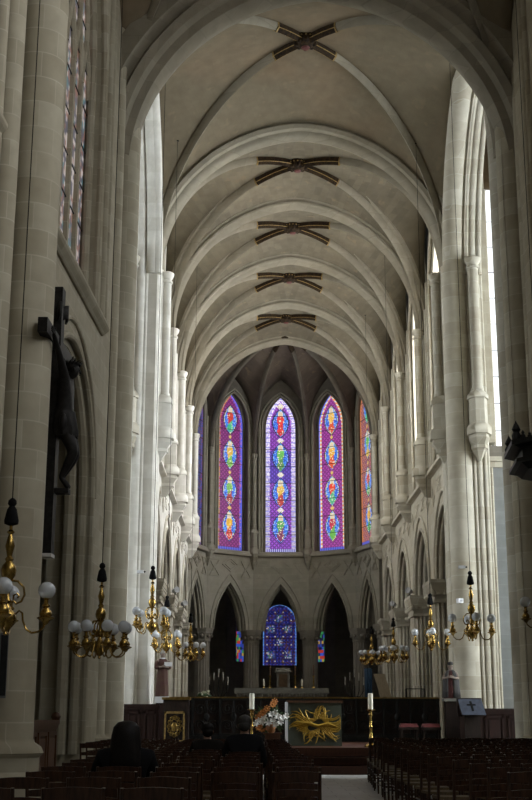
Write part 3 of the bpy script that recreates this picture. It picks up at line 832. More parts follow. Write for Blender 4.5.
for x, y in vert:
    d = Vector((-x, APC - y)); d.normalize()
    mb = MB()
    corbel_shaft(mb, x, y, (d.x, d.y), big=.8, r=.11)
    t = Vector((-d.y, d.x))
    for s in (-.3, .3): mb.lathe((x + d.x * .1 + t.x * s, y + d.y * .1 + t.y * s, 0), [(.08, STRING), (.08, 17)], 10)
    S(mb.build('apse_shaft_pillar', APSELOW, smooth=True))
    cx, cy = x - d.x * .25, y - d.y * .25
    mb = MB()
    fl = [( (.40 - .03 * (q % 4 in (1, 2))) * math.cos(2 * PI * q / 64), (.40 - .03 * (q % 4 in (1, 2))) * math.sin(2 * PI * q / 64)) for q in range(64)]
    mb.prism([(cx + a, cy + b) for a, b in fl], .4, 5.2)
    oc = lambda r: [(cx + r * math.cos(PI / 8 + PI / 4 * q), cy + r * math.sin(PI / 8 + PI / 4 * q)) for q in range(8)]
    mb.prism(oc(.56), 0, .4); mb.prism(oc(.47), 5.1, 5.2); mb.prism(oc(.42), 5.2, 5.5, top=oc(.56)); mb.prism(oc(.58), 5.5, 5.6); mb.prism(oc(.6), 5.6, 5.77, top=oc(.63))
    for q in range(8): mb.ell((cx + .47 * math.cos(PI / 4 * q), cy + .47 * math.sin(PI / 4 * q), 5.38), .1, 8, 5)
    S(mb.build('apse_arcade_pillar', DARKSTONE))
# apse vault: ribs and cells
boss = Vector((0, APC - .35, 20.75))
mbv = MB(); spring = CAPZ
for k in range(-2, 3):
    th = math.radians(36 * k); F = facef(th, APA + .05)
    Wp = [F(x, 0, 17.0 + z) for x, z in half_arch(hw_face, 2.7, 14)]; Wm = [F(-x, 0, 17.0 + z) for x, z in half_arch(hw_face, 2.7, 14)]
    for ww in (Wp, Wm):
        base = ww[0]; L = (Vector((base.x, base.y)) - Vector((boss.x, boss.y))).length
        D = half_arch(L, boss.z - spring, 16)
        d = [Vector((boss.x + (base.x - boss.x) * p[0] / L, boss.y + (base.y - boss.y) * p[0] / L, spring + p[1])) for p in D]
        e = [Vector((base.x, base.y, spring)), Vector((base.x, base.y, spring + .9))] + ww
        e = e[:17]
        mbv.grid([[a.lerp(b, f / 6) + Vector((0, 0, .12 * math.sin(PI * f / 6) * q / 16)) for q, (a, b) in enumerate(zip(d, e))] for f in range(7)])
        if True:
            last = e[-1]
            mbv.grid([[d[-1].lerp(last, f / 6), boss.lerp(last, f / 6)] for f in range(7)])
o = mbv.build('apse_vault_ceiling', VAULTSHADE, smooth=True); md = o.modifiers.new('t', 'SOLIDIFY'); md.thickness = .15; md.offset = 0; S(o)
# link between last transverse arch and the apse vault
for (x, y) in vert:
    L = math.hypot(x - boss.x, y - boss.y); D = half_arch(L, boss.z - spring, 30)
    path = [Vector((boss.x + (x - boss.x) * p[0] / L * .97, boss.y + (y - boss.y) * p[0] / L * .97, spring + p[1] - .05)) for p in D]
    B = Vector((-(y - boss.y), x - boss.x, 0)).normalized()
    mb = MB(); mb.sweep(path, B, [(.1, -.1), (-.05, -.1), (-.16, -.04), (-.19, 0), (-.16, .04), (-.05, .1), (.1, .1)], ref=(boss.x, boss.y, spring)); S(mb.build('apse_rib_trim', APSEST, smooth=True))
    mb = MB(); mb.sweep(path[-7:], B, [(.1, -.14), (-.06, -.14), (-.2, -.05), (-.23, 0), (-.2, .05), (-.06, .14), (.1, .14)], ref=(boss.x, boss.y, spring)); S(mb.build('gilded_rib_trim', GILTDARK, smooth=True))
mb = MB(); mb.lathe((boss.x, boss.y, boss.z - .25), [(.02, -.2), (.2, -.18), (.34, -.05), (.38, .1), (.3, .2)], 16); S(mb.build('vault_boss_trim', GILTDARK, smooth=True))

# ---- ambulatory and axial chapel
mb = MB()
outer = [(-10.6, 60), (-10.6, 68), (-6, 72.2), (-3.2, 73.0), (-1.35, 75.6), (1.35, 75.6), (3.2, 73.0), (6, 72.2), (10.6, 68), (10.6, 60)]
for (p, q) in zip(outer, outer[1:]):
    a, b = Vector((*p, 0)), Vector((*q, 0)); t = (b - a).normalized(); n = Vector((-t.y, t.x, 0))
    if n.dot(a - Vector((0, 62, 0))) < 0: n = -n
    L = (b - a).length
    F = frame((a + b) / 2, t, n)
    if 2.6 < L < 2.75 and abs(p[0]) < 2:      # end wall
        arch_wall(mb, F, -L / 2, L / 2, 0, 9.7, 1.02, 4.35, 6.95, 8.0, .4)
        stained(F, 1.02, 4.35, 6.95, 8.0, .2, chapel_glass, 'deep blue stained glass window of the axial chapel behind the altar', cell=.07, bars=.8)
    elif 3.1 < L < 3.25:
        arch_wall(mb, F, -L / 2, L / 2, 0, 9.7, .6, 4.5, 6.7, 7.5, .4)
        stained(F, .6, 4.5, 6.7, 7.5, .2, side_chapel_glass, 'narrow multicoloured stained glass seen through the %s apse arch' % ('left' if p[0] < 0 else 'right'), cell=.17, bars=.8)
    else:
        mb.box(-L / 2, L / 2, 0, .4, 0, 9.7, F=F)
S(mb.build('wall_ambulatory', DARKSTONE))
mb = MB()
inner = [(x * 1.12, APC + (y - APC) * 1.12) for x, y in vert]
oc = [(-10.6, 60), (-10.6, 70), (-3.4, 76), (3.4, 76), (10.6, 70), (10.6, 60)]
mb.grid([[(x, y, z) for x, y in inner] for z in (9.6,)] + [[(x, y, 9.6) for x, y in oc]])
o = mb.build('ambulatory_ceiling', DARKSTONE); o.modifiers.new('t', 'SOLIDIFY').thickness = .3; S(o)
#PART2
# ------------------------------------------------------------------ choir floor, platform, steps
mb = MB(); mb.box(-4.3, 4.3, 35.4, 58.4, 0, .6); S(mb.build('choir_platform_floor', STEPM))
mb = MB(); mb.box(-4.5, 4.5, 58.4, 66.5, 0, 1.0); S(mb.build('sanctuary_floor', DARKSTONE))
t = thing('altar_platform', 'red-brown wooden altar platform with broad steps at the end of the aisle', 'platform', (.0, 31.5, 0))
mb = MB(); mb.box(-1.95, 1.8, 0, 3.9, 0, .6); mb.build('deck', STEPM, t)
for k in range(2):
    mb = MB(); mb.box(-1.7, 1.55, -.5 * (k + 1), -.5 * k, 0, .4 - .2 * k); mb.box(-1.72, 1.57, -.5 * (k + 1) - .03, -.5 * k, .36 - .2 * k, .4 - .2 * k); mb.build('step', STEPM, t)
# ------------------------------------------------------------------ altar
t = thing('altar', 'small box altar with gold flame relief on a smoky green front', 'altar', (.13, 33.6, .6))
mb = MB(); mb.box(-.70, .72, -.3, .35, 0, 1.1); mb.build('body', GLASSPANEL, t)
mb = MB(); mb.box(-.76, -.70, -.36, .36, 0, 1.12); mb.build('side_slab', WHITE, t)
mb = MB(); mb.box(-.72, .76, -.36, .40, 1.1, 1.16); mb.build('top', OAK, t)
mb = MB()
rnd = random.Random(3)
for k in range(120):
    a = 2 * PI * k / 120; a += rnd.uniform(-.3, .3)
    l = .16 + .46 * rnd.random() ** 1.3; sx_ = 1.0; sz = .62
    p0 = Vector((.05 + .12 * math.cos(a), -.33, .52 + .05 * math.sin(a)))
    pts = []
    for j in range(6):
        f = j / 5; aa = a + .5 * f * (1 if k % 2 else -.4)
        x = .05 + (.22 + l * f) * math.cos(aa) * 1.05; z = .52 + (.12 + l * f * .62) * math.sin(aa) + .06 * math.sin(9 * x)
        pts.append((max(-.66, min(.68, x)), -.315, max(.05, min(1.03, z))))
    mb.tube(pts, [.024, .028, .024, .02, .014, .005], 6)
for k in range(3): mb.tube([(-.5, -.32, .5 + .05 * k), (-.2, -.33, .58), (.1, -.33, .5), (.35, -.33, .56), (.6, -.32, .48)], [.02, .05, .05, .05, .02], 6)
mb.build('gold_relief', GOLDART, t, smooth=True)
# ------------------------------------------------------------------ candlesticks
def candlestick(loc, label, clab):
    t = thing('candlestick', label, 'candlestick', loc, group='tall candlesticks beside the altar')
    mb = MB()
    mb.lathe((0, 0, 0), [(.17, 0), (.17, .04), (.13, .07), (.05, .12), (.04, .18), (.075, .22), (.04, .27), (.03, .45), (.055, .5), (.03, .55), (.028, .75), (.06, .8), (.035, .84), (.05, .88)], 14)
    mb.build('stem', BRASS, t, smooth=True)
    mb = MB(); mb.lathe((0, 0, .88), [(.03, 0), (.11, .03), (.12, .05), (.05, .05)], 14); mb.build('drip_pan', BRASS, t, smooth=True)
    c = thing('candle', clab, 'candle', (loc[0], loc[1], loc[2] + .93), group='large white altar candles')
    mb = MB(); mb.lathe((0, 0, 0), [(.065, 0), (.065, .39), (.05, .4)], 14); mb.build('wax_body', CREAM, c, smooth=True)
    mb = MB(); mb.tube([(0, 0, .39), (.004, 0, .43)], .006, 5); mb.build('wick', BLACK, c)
candlestick((-1.52, 32.5, .6), 'brass candlestick left of the altar above the seated man', 'thick white candle left of the altar, beside the lilies')
candlestick((1.52, 32.2, .6), 'tall brass candlestick on the right edge of the altar platform', 'thick white candle right of the altar on the brass stand')
# ------------------------------------------------------------------ flowers
mb = MB(); mb.prism([(-.22, -.2), (.22, -.2), (.22, .2), (-.22, .2)], 0, .3, top=[(-.19, -.17), (.19, -.17), (.19, .17), (-.19, .17)]); mb.box(-.24, .24, -.22, .22, .3, .34)
tag(mb.build('flower_stand', OAK, loc=(-.98, 32.7, .6)), 'low wooden stand under the lilies left of the altar', 'stand')
t = thing('flower_arrangement', 'bouquet of white lilies and orange blooms in front of the altar', 'flowers', (-1.02, 32.7, .94)); t.scale = (.9, .9, .9)
mb = MB(); mb.lathe((0, 0, 0), [(.08, 0), (.13, .06), (.14, .16), (.09, .27), (.11, .3), (.1, .29)], 16); mb.build('vase', VASEM, t, smooth=True)
def bloom(mb, c, r, d, n=6):
    c = Vector(c); d = Vector(d).normalized(); u = d.orthogonal().normalized(); v = d.cross(u)
    for k in range(n):
        a = 2 * PI * k / n; e = u * math.cos(a) + v * math.sin(a); s = d.cross(e)
        pts = [c, c + e * r * .35 + d * r * .35, c + e * r * .8 + d * r * .5, c + e * r * 1.1 + d * r * .3]
        wd = [.04, r * .26, r * .24, .004]
        for i in range(3):
            for off in (0, .006):
                mb.face([pts[i] + s * wd[i] - d * off, pts[i] - s * wd[i] - d * off, pts[i + 1] - s * wd[i + 1] - d * off, pts[i + 1] + s * wd[i + 1] - d * off])
    mb.ell(c + d * r * .2, r * .16, 6, 4)
rf = random.Random(11)
lil = [(-.34, .33), (-.2, .42), (.0, .50), (.12, .56), (.18, .44), (.3, .40), (.05, .36), (-.08, .28), (.12, .24), (.26, .28), (.42, .46), (-.42, .26), (.0, .2), (-.25, .30)]
st = MB()
for x, z in lil:
    y = rf.uniform(-.22, -.05); mb = MB(); bloom(mb, (x, y, z), .095, (x * .5 + rf.uniform(-.2, .2), -1, rf.uniform(-.1, .5)))
    mb.build('lily', WHITEP, t, smooth=True); st.tube([(0, 0, .2), (x * .5, y * .4 + .02, z * .6 + .1), (x, y + .03, z)], .008, 5)
for x, z in [(-.3, .5), (-.22, .56), (-.38, .42), (.05, .78), (.1, .86), (-.34, .14), (-.26, .10), (-.1, .14), (-.12, .66)]:
    y = rf.uniform(-.15, .02); mb = MB(); bloom(mb, (x, y, z), .10, (x * .4, -1, .3), 8); mb.ell((x, y, z), .06, 8, 5); mb.build('orange_bloom', ORANGE, t, smooth=True)
    st.tube([(0, 0, .2), (x * .5, y * .4, z * .6 + .1), (x, y + .03, z)], .008, 5)
st.build('stems', LEAF, t, smooth=True)
lf = MB()
for k in range(46):
    a = rf.uniform(0, 2 * PI); l = rf.uniform(.2, .48); x = l * math.cos(a); z = .34 + .26 * math.sin(a) + rf.uniform(-.05, .1); y = rf.uniform(-.1, .15)
    d = Vector((math.cos(a), rf.uniform(-.5, .3), math.sin(a))).normalized(); s = d.cross(Vector((0, 1, .2))).normalized() * .035; c = Vector((x, y, z))
    for off in (0, .006):
        o_ = Vector((0, off, 0)); lf.face([c - d * .12 + o_, c + s + o_, c + d * .16 + o_, c - s + o_])
lf.build('leaves', LEAF, t)
# ------------------------------------------------------------------ choir screen
t = thing('choir_screen', 'long dark wrought iron choir screen with thin brass handrail', 'screen', (0, 38.75, .6))
mb = MB(); mb.box(-4.25, 4.25, -.045, .045, 1.29, 1.33); mb.build('handrail', BRASSD, t)
mb = MB(); mb.box(-4.25, 4.25, -.08, .08, 0, .18); mb.box(-4.25, 4.25, -.03, .03, 1.22, 1.29); mb.box(-4.25, 4.25, -.03, .03, .18, .24); mb.build('rails', IRON, t)
mb = MB(); mb.box(-4.25, 4.25, .05, .09, .18, 1.24); mb.build('shade_board', DARKWOOD, t)  # dark sheet added to stand for the unlit choir behind the grille
NP = 10
for k in range(NP + 1):
    x = -4.2 + 8.4 * k / NP; mb = MB(); mb.box(x - .035, x + .035, -.045, .045, 0, 1.3); mb.ell((x, -.02, 1.0), .03, 8, 5); mb.build('post', IRON, t)
def spiral(c, r, turns, sx=1, sz=1, n=22):
    return [(c[0] + sx * r * (1 - .8 * i / n) * math.cos(2 * PI * turns * i / n), c[1], c[2] + sz * r * (1 - .8 * i / n) * math.sin(2 * PI * turns * i / n)) for i in range(n + 1)]
for k in range(NP):
    x = -4.2 + 8.4 * (k + .5) / NP; mb = MB()
    for s in (-1, 1):
        for z, sz in ((.48, 1), (.98, -1)):
            mb.tube(spiral((x + s * .19, 0, z), .17, 1.7, s, sz), .016, 5)
        mb.tube([(x + s * .02, 0, .24), (x + s * .03, 0, .73), (x + s * .02, 0, 1.22)], .013, 5)
    mb.ell((x, -.01, .73), (.09, .03, .12), 10, 6); mb.build('scroll_panel', IRON, t, smooth=True)
# ------------------------------------------------------------------ wood panelling, ambo, bench
def panelling(name, label, cat, loc, L, h, npan, mat=DADO, rz=0, th=.08, cap=.05):
    t = thing(name, label, cat, loc, rz)
    mb = MB(); mb.box(0, L, 0, th, 0, h); mb.build('board', mat, t)
    mb = MB(); mb.box(-.02, L + .02, -cap, th + .02, h - .02, h + .06); mb.box(-.01, L + .01, -cap * .6, th, h - .09, h - .02); mb.build('cornice', mat, t)
    mb = MB(); mb.box(0, L, -.03, 0, 0, .16); mb.build('plinth', mat, t)
    w_ = L / npan
    for k in range(npan):
        mb = MB(); x0, x1 = k * w_ + .06, (k + 1) * w_ - .06
        for a, b, c, d in ((x0, x1, .2, .26), (x0, x1, h - .2, h - .14), (x0, x0 + .05, .2, h - .14), (x1 - .05, x1, .2, h - .14)): mb.box(a, b, -.03, 0, c, d)
        mb.box(x0 + .1, x1 - .1, -.015, 0, .32, h - .26); mb.build('panel', mat, t)
    return t
panelling('wood_panelling', 'red-brown wooden panelling at the foot of the left crossing pillar', 'panelling', (-5.6, 35.75, 0), 1.42, 1.62, 3)
panelling('wood_panelling', 'dark red-brown panelling at the foot of the right crossing pillar', 'panelling', (4.35, 35.5, 0), 3.2, 1.52, 5)
panelling('wooden_partition', 'brown panelled wooden partition under the left nave arch', 'partition', (-5.1, 19.3, 0), 3.3, 1.22, 4, OAK, rz=PI / 2 - .039)
o = bpy.data.objects['wooden_partition']; mb = MB()
mb.lathe((3.3, .02, 1.26), [(.02, 0), (.07, .02), (.09, .08), (.06, .14), (.02, .16)], 12); mb.build('finial', OAK, o, smooth=True)
t = thing('ambo', 'dark ambo cabinet with gilt-framed front panel at the left of the screen', 'ambo', (-3.68, 35.85, .6))
mb = MB(); mb.box(-.36, .36, -.25, .25, 0, 1.2); mb.build('cabinet', DARKWOOD, t)
mb = MB(); mb.box(-.40, .40, -.3, .3, 1.2, 1.27); mb.build('top', BRASSD, t)
mb = MB()
for a, b, c, d in ((-.32, .26, .04, .10), (-.32, .26, .82, .88), (-.32, -.27, .04, .88), (.21, .26, .04, .88)): mb.box(a, b, -.29, -.24, c, d)
mb.build('gilt_frame', GILTDULL, t)
mb = MB()
for k in range(12):
    a = 2 * PI * k / 12; mb.tube(spiral((-.03 + .15 * math.cos(a), -.26, .46 + .24 * math.sin(a)), .07, 1.4, 1, 1, 12), .013, 5)
mb.ell((-.03, -.25, .46), (.09, .03, .13), 10, 6); mb.build('gilt_ornament', BRASSD, t, smooth=True)
for i, (x, lb) in enumerate(((2.98, 'dark stool with red cushion below the candle rack, left of the pair'), (3.62, 'dark stool with red cushion below the robed statue, right of the pair'))):
    t = thing('stool', lb, 'stool', (x, 36.3, .6), group='red cushioned stools by the choir screen')
    mb = MB(); mb.box(-.27, .27, -.22, .22, .38, .46); mb.build('seat', DARKWOOD, t)
    mb = MB(); mb.prism([(-.26, -.22), (.26, -.22), (.26, .22), (-.26, .22)], .46, .56, top=[(-.22, -.18), (.22, -.18), (.22, .18), (-.22, .18)]); mb.build('cushion', REDSEAT, t)
    for a in (-.22, .22):
        for b in (-.17, .17): mb = MB(); mb.box(a - .03, a + .03, b - .03, b + .03, 0, .38); mb.build('leg', DARKWOOD, t)
t = thing('ambo_desk', 'sloping desk draped in blue-grey cloth with a dark cross', 'lectern', (4.42, 34.0, 0), .12)
mb = MB(); mb.box(-.22, .22, -.05, .35, 0, 1.42); mb.box(-.32, .32, -.12, .42, 0, .12); mb.build('stand', DARKWOOD, t)
Fq = lambda x, y, z: (x, -.22 + .42 * z - y, 1.40 + .45 * z)
mb = MB(); mb.box(-.34, .34, -.05, 0, -.02, 1.0, F=Fq); mb.box(-.34, .34, .16, .24, 1.36, 1.84); mb.build('desk_top', DARKWOOD, t)
mb = MB(); mb.box(-.33, .33, 0, .012, 0, .98, F=Fq); mb.build('cloth', CLOTHBLUE, t)
mb = MB(); mb.box(-.03, .03, .012, .02, .22, .80, F=Fq); mb.box(-.12, .12, .012, .02, .54, .64, F=Fq); mb.build('cross_emblem', BLACK, t)
# ------------------------------------------------------------------ choir furniture beyond the screen
t = thing('reading_board', 'pale sloping wooden board standing beyond the screen at right', 'board', (2.95, 42.5, .6))
mb = MB(); mb.prism([(-.15, 0), (.22, 0), (-.05, 0), (-.4, 0)], 0, .01)
mb = MB(); Fb = lambda x, y, z: (x - .33 * z, y + .25 * z, .95 + 1.22 * z); mb.box(-.02, .36, 0, .05, 0, 1, F=Fb); mb.build('board', PALEWOOD, t)
mb = MB(); mb.box(-.06, .06, .0, .12, 0, 1.4); mb.box(-.3, .3, -.2, .3, 0, .08); mb.build('post', DARKWOOD, t)
t = thing('banner_stand', 'dark blue hanging cloth beside the pale sloping board', 'banner', (2.42, 42.8, .6))
mb = MB(); mb.tube([(0, 0, 0), (0, 0, 2.4)], .02, 6); mb.tube([(-.14, 0, 2.35), (.14, 0, 2.35)], .015, 6); mb.lathe((0, 0, 0), [(.2, 0), (.2, .04), (.03, .08)], 12); mb.build('pole', IRON, t)
mb = MB(); mb.grid([[(-.13 + .26 * i / 8, .03 * math.sin(i * 2.1) - .03, z) for i in range(9)] for z in (2.34, 1.6, .8)]); o = mb.build('cloth', plain('dark blue cloth', (.02, .06, .12), .8), t, smooth=True); o.modifiers.new('t', 'SOLIDIFY').thickness = .01
t = thing('candle_rack', 'small black iron candle rack above the choir screen at right', 'candle rack', (3.7, 40.4, .6))
mb = MB()
for z in (1.35, 1.62): mb.tube([(-.3, -.14, z), (.3, -.14, z), (.3, .14, z), (-.3, .14, z)], .012, 5, closed=True)
for k in range(7): mb.tube([(-.3 + .1 * k, -.14, 1.35), (-.3 + .1 * k, -.14, 1.72)], .009, 5)
mb.build('basket', IRON, t)
for a in (-.28, .28):
    for b in (-.13, .13): mb = MB(); mb.tube([(a, b, 0), (a, b, 1.62)], .014, 5); mb.build('leg', IRON, t)
t = thing('flower_pot', 'small pot of white flowers just above the screen at left', 'flowers', (-3.1, 40.5, .6))
mb = MB(); mb.lathe((0, 0, 1.05), [(.1, 0), (.14, .2), (.15, .22)], 12); mb.box(-.15, .15, -.15, .15, 0, 1.05); mb.build('pot', DARKWOOD, t)
mb = MB()
for k in range(26): mb.ell((rf.uniform(-.2, .2), rf.uniform(-.15, .15), 1.32 + rf.uniform(0, .22)), rf.uniform(.02, .045), 6, 4)
mb.build('blossoms', plain('cream blossom', (.5, .5, .35), .7), t)
mb = MB()
for k in range(20): mb.ell((rf.uniform(-.2, .2), rf.uniform(-.15, .15), 1.3 + rf.uniform(0, .16)), (.06, .03, .04), 6, 4)
mb.build('leaves', LEAF, t)
# high altar
DIMSTONE = plain('dim altar stone', (.16, .155, .13), .7, 0, .3, 6)
t = thing('high_altar', 'stone high altar on steps below the blue chapel window', 'altar', (-.2, 59.6, 1.0))
mb = MB(); mb.box(-2.15, 2.15, 0, 1.0, 0, 1.4); mb.build('base', DIMSTONE, t)
mb = MB(); mb.box(-2.25, 2.25, -.1, 1.1, 1.4, 1.48); mb.box(-2.25, 2.25, .3, 1.1, 1.48, 1.66); mb.build('mensa', DIMSTONE, t)
mb = MB()
for k in range(30): mb.lathe((-2.1 + 4.2 * k / 29, -.06, 1.22), [(.02, 0), (.05, .08), (.05, .16)], 6)
mb.build('carved_frieze', DIMSTONE, t)
t = thing('tabernacle', 'small pale tabernacle with dark door on the high altar', 'tabernacle', (-.13, 60.2, 2.66))
mb = MB(); mb.box(-.30, .30, -.25, .25, 0, .74); mb.build('body', DIMSTONE, t)
mb = MB(); mb.box(-.40, .40, -.32, .3, .74, .80); mb.prism([(-.36, -.28), (.36, -.28), (.36, .28), (-.36, .28)], .8, .95, top=[(-.34, -.26), (.34, -.26), (.34, .26), (-.34, .26)]); mb.build('cap', DIMSTONE, t)
mb = MB(); mb.box(-.2, .2, -.28, -.24, .06, .66); mb.build('door', plain('bronze door', (.10, .06, .03), .4, .4), t)
mb = MB(); mb.box(-.015, .015, -.015, .015, .95, 1.4); mb.box(-.1, .1, -.012, .012, 1.2, 1.24); mb.build('cross', BRASSD, t)
for x, lb in ((-1.05, 'small white candle on the high altar left of the tabernacle'), (.78, 'small white candle on the high altar right of the tabernacle')):
    t = thing('altar_candle', lb, 'candle', (x, 60.1, 2.66), group='small candles on the high altar')
    mb = MB(); mb.lathe((0, 0, 0), [(.08, 0), (.06, .04), (.03, .06), (.03, .1)], 10); mb.build('holder', BRASSD, t, smooth=True)
    mb = MB(); mb.lathe((0, 0, .1), [(.045, 0), (.045, .28), (.01, .34)], 10); mb.build('wax_body', CREAM, t, smooth=True)
for x, lb in ((-.75, 'tall dark bronze candlestick just left of the tabernacle'), (.46, 'tall dark bronze candlestick just right of the tabernacle'), (1.35, 'dark bronze candlestick at the right end of the high altar')):
    t = thing('bronze_candlestick', lb, 'candlestick', (x, 60.4, 2.66), group='bronze candlesticks on the high altar')
    mb = MB(); mb.lathe((0, 0, 0), [(.12, 0), (.1, .05), (.03, .12), (.05, .3), (.03, .5), (.09, .6)], 10); mb.build('stem', BRASSD, t, smooth=True)
    mb = MB(); mb.lathe((0, 0, .6), [(.03, 0), (.03, .5)], 8); mb.build('candle_stub', plain('brown wax', (.12, .06, .03), .6), t)
for x, y, lb in ((-3.15, 57.5, 'dark branched candelabrum with pale candles in the left of the choir'), (3.1, 57.5, 'dark branched candelabrum with pale candles in the right of the choir')):
    t = thing('candelabrum', lb, 'candelabrum', (x, y, .6), group='tall candelabra in the choir')
    mb = MB(); mb.lathe((0, 0, 0), [(.25, 0), (.2, .05), (.04, .15), (.03, 1.0), (.06, 1.05), (.03, 1.1), (.03, 2.1)], 10)
    sp = [(-.42, 2.15), (-.21, 2.35), (0, 2.5), (.21, 2.35), (.42, 2.15)]
    for a, z in sp: mb.tube([(0, 0, 1.6), (a * .6, 0, 1.65), (a, 0, 1.9), (a, 0, z)], .018, 5)
    mb.build('branches', IRON, t, smooth=True)
    for a, z in sp: mb = MB(); mb.lathe((a, 0, z), [(.03, 0), (.03, .36)], 8); mb.build('candle_stick', plain('dim wax', (.35, .33, .28), .6), t)
# ------------------------------------------------------------------ chandeliers
def chandelier(narm, phase):
    t = thing('chandelier', 'x', 'chandelier', group='brass globe chandeliers')
    mb = MB()
    mb.lathe((0, 0, 0), [(.004, 0), (.03, .02), (.02, .05), (.05, .07), (.115, .15), (.13, .21), (.11, .27), (.05, .32), (.035, .38), (.06, .41), (.03, .45), (.028, .62), (.05, .66), (.085, .72), (.095, .78), (.08, .84), (.04, .89), (.055, .92), (.03, .95), (.045, 1.02), (.06, 1.08), (.04, 1.16), (.022, 1.22), (.05, 1.25), (.02, 1.28), (.018, 1.34)], 16)
    mb.build('stem', BRASS, t, smooth=True)
    mb = MB(); mb.lathe((0, 0, 1.33), [(.03, 0), (.085, .02), (.09, .06), (.06, .20), (.035, .24), (.055, .27), (.05, .31), (.02, .34)], 12); mb.build('tassel', BLACK, t, smooth=True)
    for k in range(narm):
        a = 2 * PI * k / narm + phase; c, s = math.cos(a), math.sin(a)
        P = lambda r, z: (r * c, r * s, z)
        mb = MB()
        pts = [P(.09, .24), P(.15, .30), P(.19, .27), P(.20, .18), P(.24, .08), P(.31, .035), P(.39, .05), P(.45, .10), P(.47, .17)]
        mb.tube(pts, .014, 6)
        q = [P(.04, .66), P(.12, .65), P(.19, .58), P(.205, .49), P(.17, .41), P(.11, .38), P(.07, .42), P(.075, .48), P(.115, .505), P(.14, .475), P(.12, .45)]
        mb.tube(q, .013, 6)
        arm = mb.build('arm', BRASS, t, smooth=True)
        mb = MB(); mb.lathe(P(.47, .13), [(.01, 0), (.03, .015), (.045, .04), (.06, .055), (.105, .075), (.108, .09), (.07, .105), (.078, .13), (.07, .16), (.045, .19), (.034, .21), (.052, .225), (.05, .24), (.028, .255), (.026, .30), (.05, .32)], 12); mb.build('holder', BRASS, arm, smooth=True)
        mb = MB(); mb.lathe(P(.47, .44), [(.012, 0), (.012, .1)], 6); mb.build('candle_tube', CREAM, arm)
        mb = MB(); mb.ell(P(.47, .545), .105, 14, 9); mb.build('globe', GLOBE, arm, smooth=True)
    return t
def vz(x, a=4.85, h=5.3):
    H = half_arch(a, h, 60)
    return CAPZ + max(z for xx, z in H if xx >= abs(x) - .05)
ch4 = chandelier(4, 0.0); ch6 = chandelier(8, PI / 8)
bpy.context.view_layer.update()
CH = [(-4.42, 14.9, 2.28, 4, .1, 'brass chandelier cut by the left edge of the picture, nearest of all'),
      (-4.13, 21.6, 2.30, 6, .0, 'eight-armed brass chandelier in front of the grey left pillar'),
      (-3.95, 30.0, 3.25, 4, .75, 'brass chandelier in front of the bright left crossing pillar'),
      (-4.02, 36.0, 3.1, 4, .78, 'brass chandelier directly above the statue at left'),
      (-3.72, 43.5, 3.2, 6, .1, 'farthest left brass chandelier, beside the first choir arches'),
      (3.72, 29.4, 3.08, 4, .05, 'brass chandelier in front of the pale right crossing pillar'),
      (3.70, 36.2, 3.2, 4, -.05, 'brass chandelier above the robed statue at right'),
      (3.68, 46.0, 3.25, 6, .2, 'brass chandelier in front of the fluted right choir pillars'),
      (3.6, 54.0, 3.5, 6, .4, 'dim farthest chandelier beside the last right choir pillar'),
      (4.35, 24.2, 3.0, 4, .0, 'brass chandelier at the right edge, only one globe showing')]
used = set()
for x, y, z, n, ph, lb in CH:
    src = ch4 if n == 4 else ch6
    if n in used: c = dup(src, (x, y, z), ph, lb)
    else: c = src; c.location = (x, y, z); c.rotation_euler = (0, 0, ph); c['label'] = lb; used.add(n)
    hit = sc.ray_cast(bpy.context.evaluated_depsgraph_get(), (x, y, z + 3), (0, 0, 1)); top = (hit[1].z if hit[0] else vz(x)) - z + .03
    mb = MB(); mb.tube([(0, 0, 1.6), (0, 0, top)], .007, 5); mb.lathe((0, 0, top - .02), [(.05, 0), (.05, .02)], 8); mb.build('cord', BLACK, c)

# ------------------------------------------------------------------ figures
def skin(name, J, edges, mat, parent=None, sub=2, root=None, extra=None):
    names = list(J); me = bpy.data.meshes.new(name)
    me.from_pydata([J[n][:3] for n in names], [(names.index(a), names.index(b)) for a, b in edges], [])
    o = bpy.data.objects.new(name, me); C.objects.link(o)
    o.modifiers.new('skin', 'SKIN'); 
    if not me.skin_vertices: 
        bpy.context.view_layer.objects.active = o
    L = me.skin_vertices[0].data
    for i, n in enumerate(names):
        r = J[n][3]; L[i].radius = r if isinstance(r, (tuple, list)) else (r, r); L[i].use_root = (n == (root or names[0]))
    m = o.modifiers.new('sub', 'SUBSURF'); m.levels = sub; m.render_levels = sub
    bpy.context.view_layer.update()
    ev = o.evaluated_get(bpy.context.evaluated_depsgraph_get()); nm = bpy.data.meshes.new_from_object(ev)
    bpy.data.objects.remove(o); nm.name = name
    if extra:
        b = bmesh.new(); b.from_mesh(nm); x = MB(); x.bm.free(); x.bm = b; extra(x); b.to_mesh(nm); b.free()
    nm.materials.clear(); nm.materials.append(mat)
    for p in nm.polygons: p.use_smooth = True
    o = bpy.data.objects.new(name, nm); C.objects.link(o)
    if parent is not None: o.parent = parent
    return o
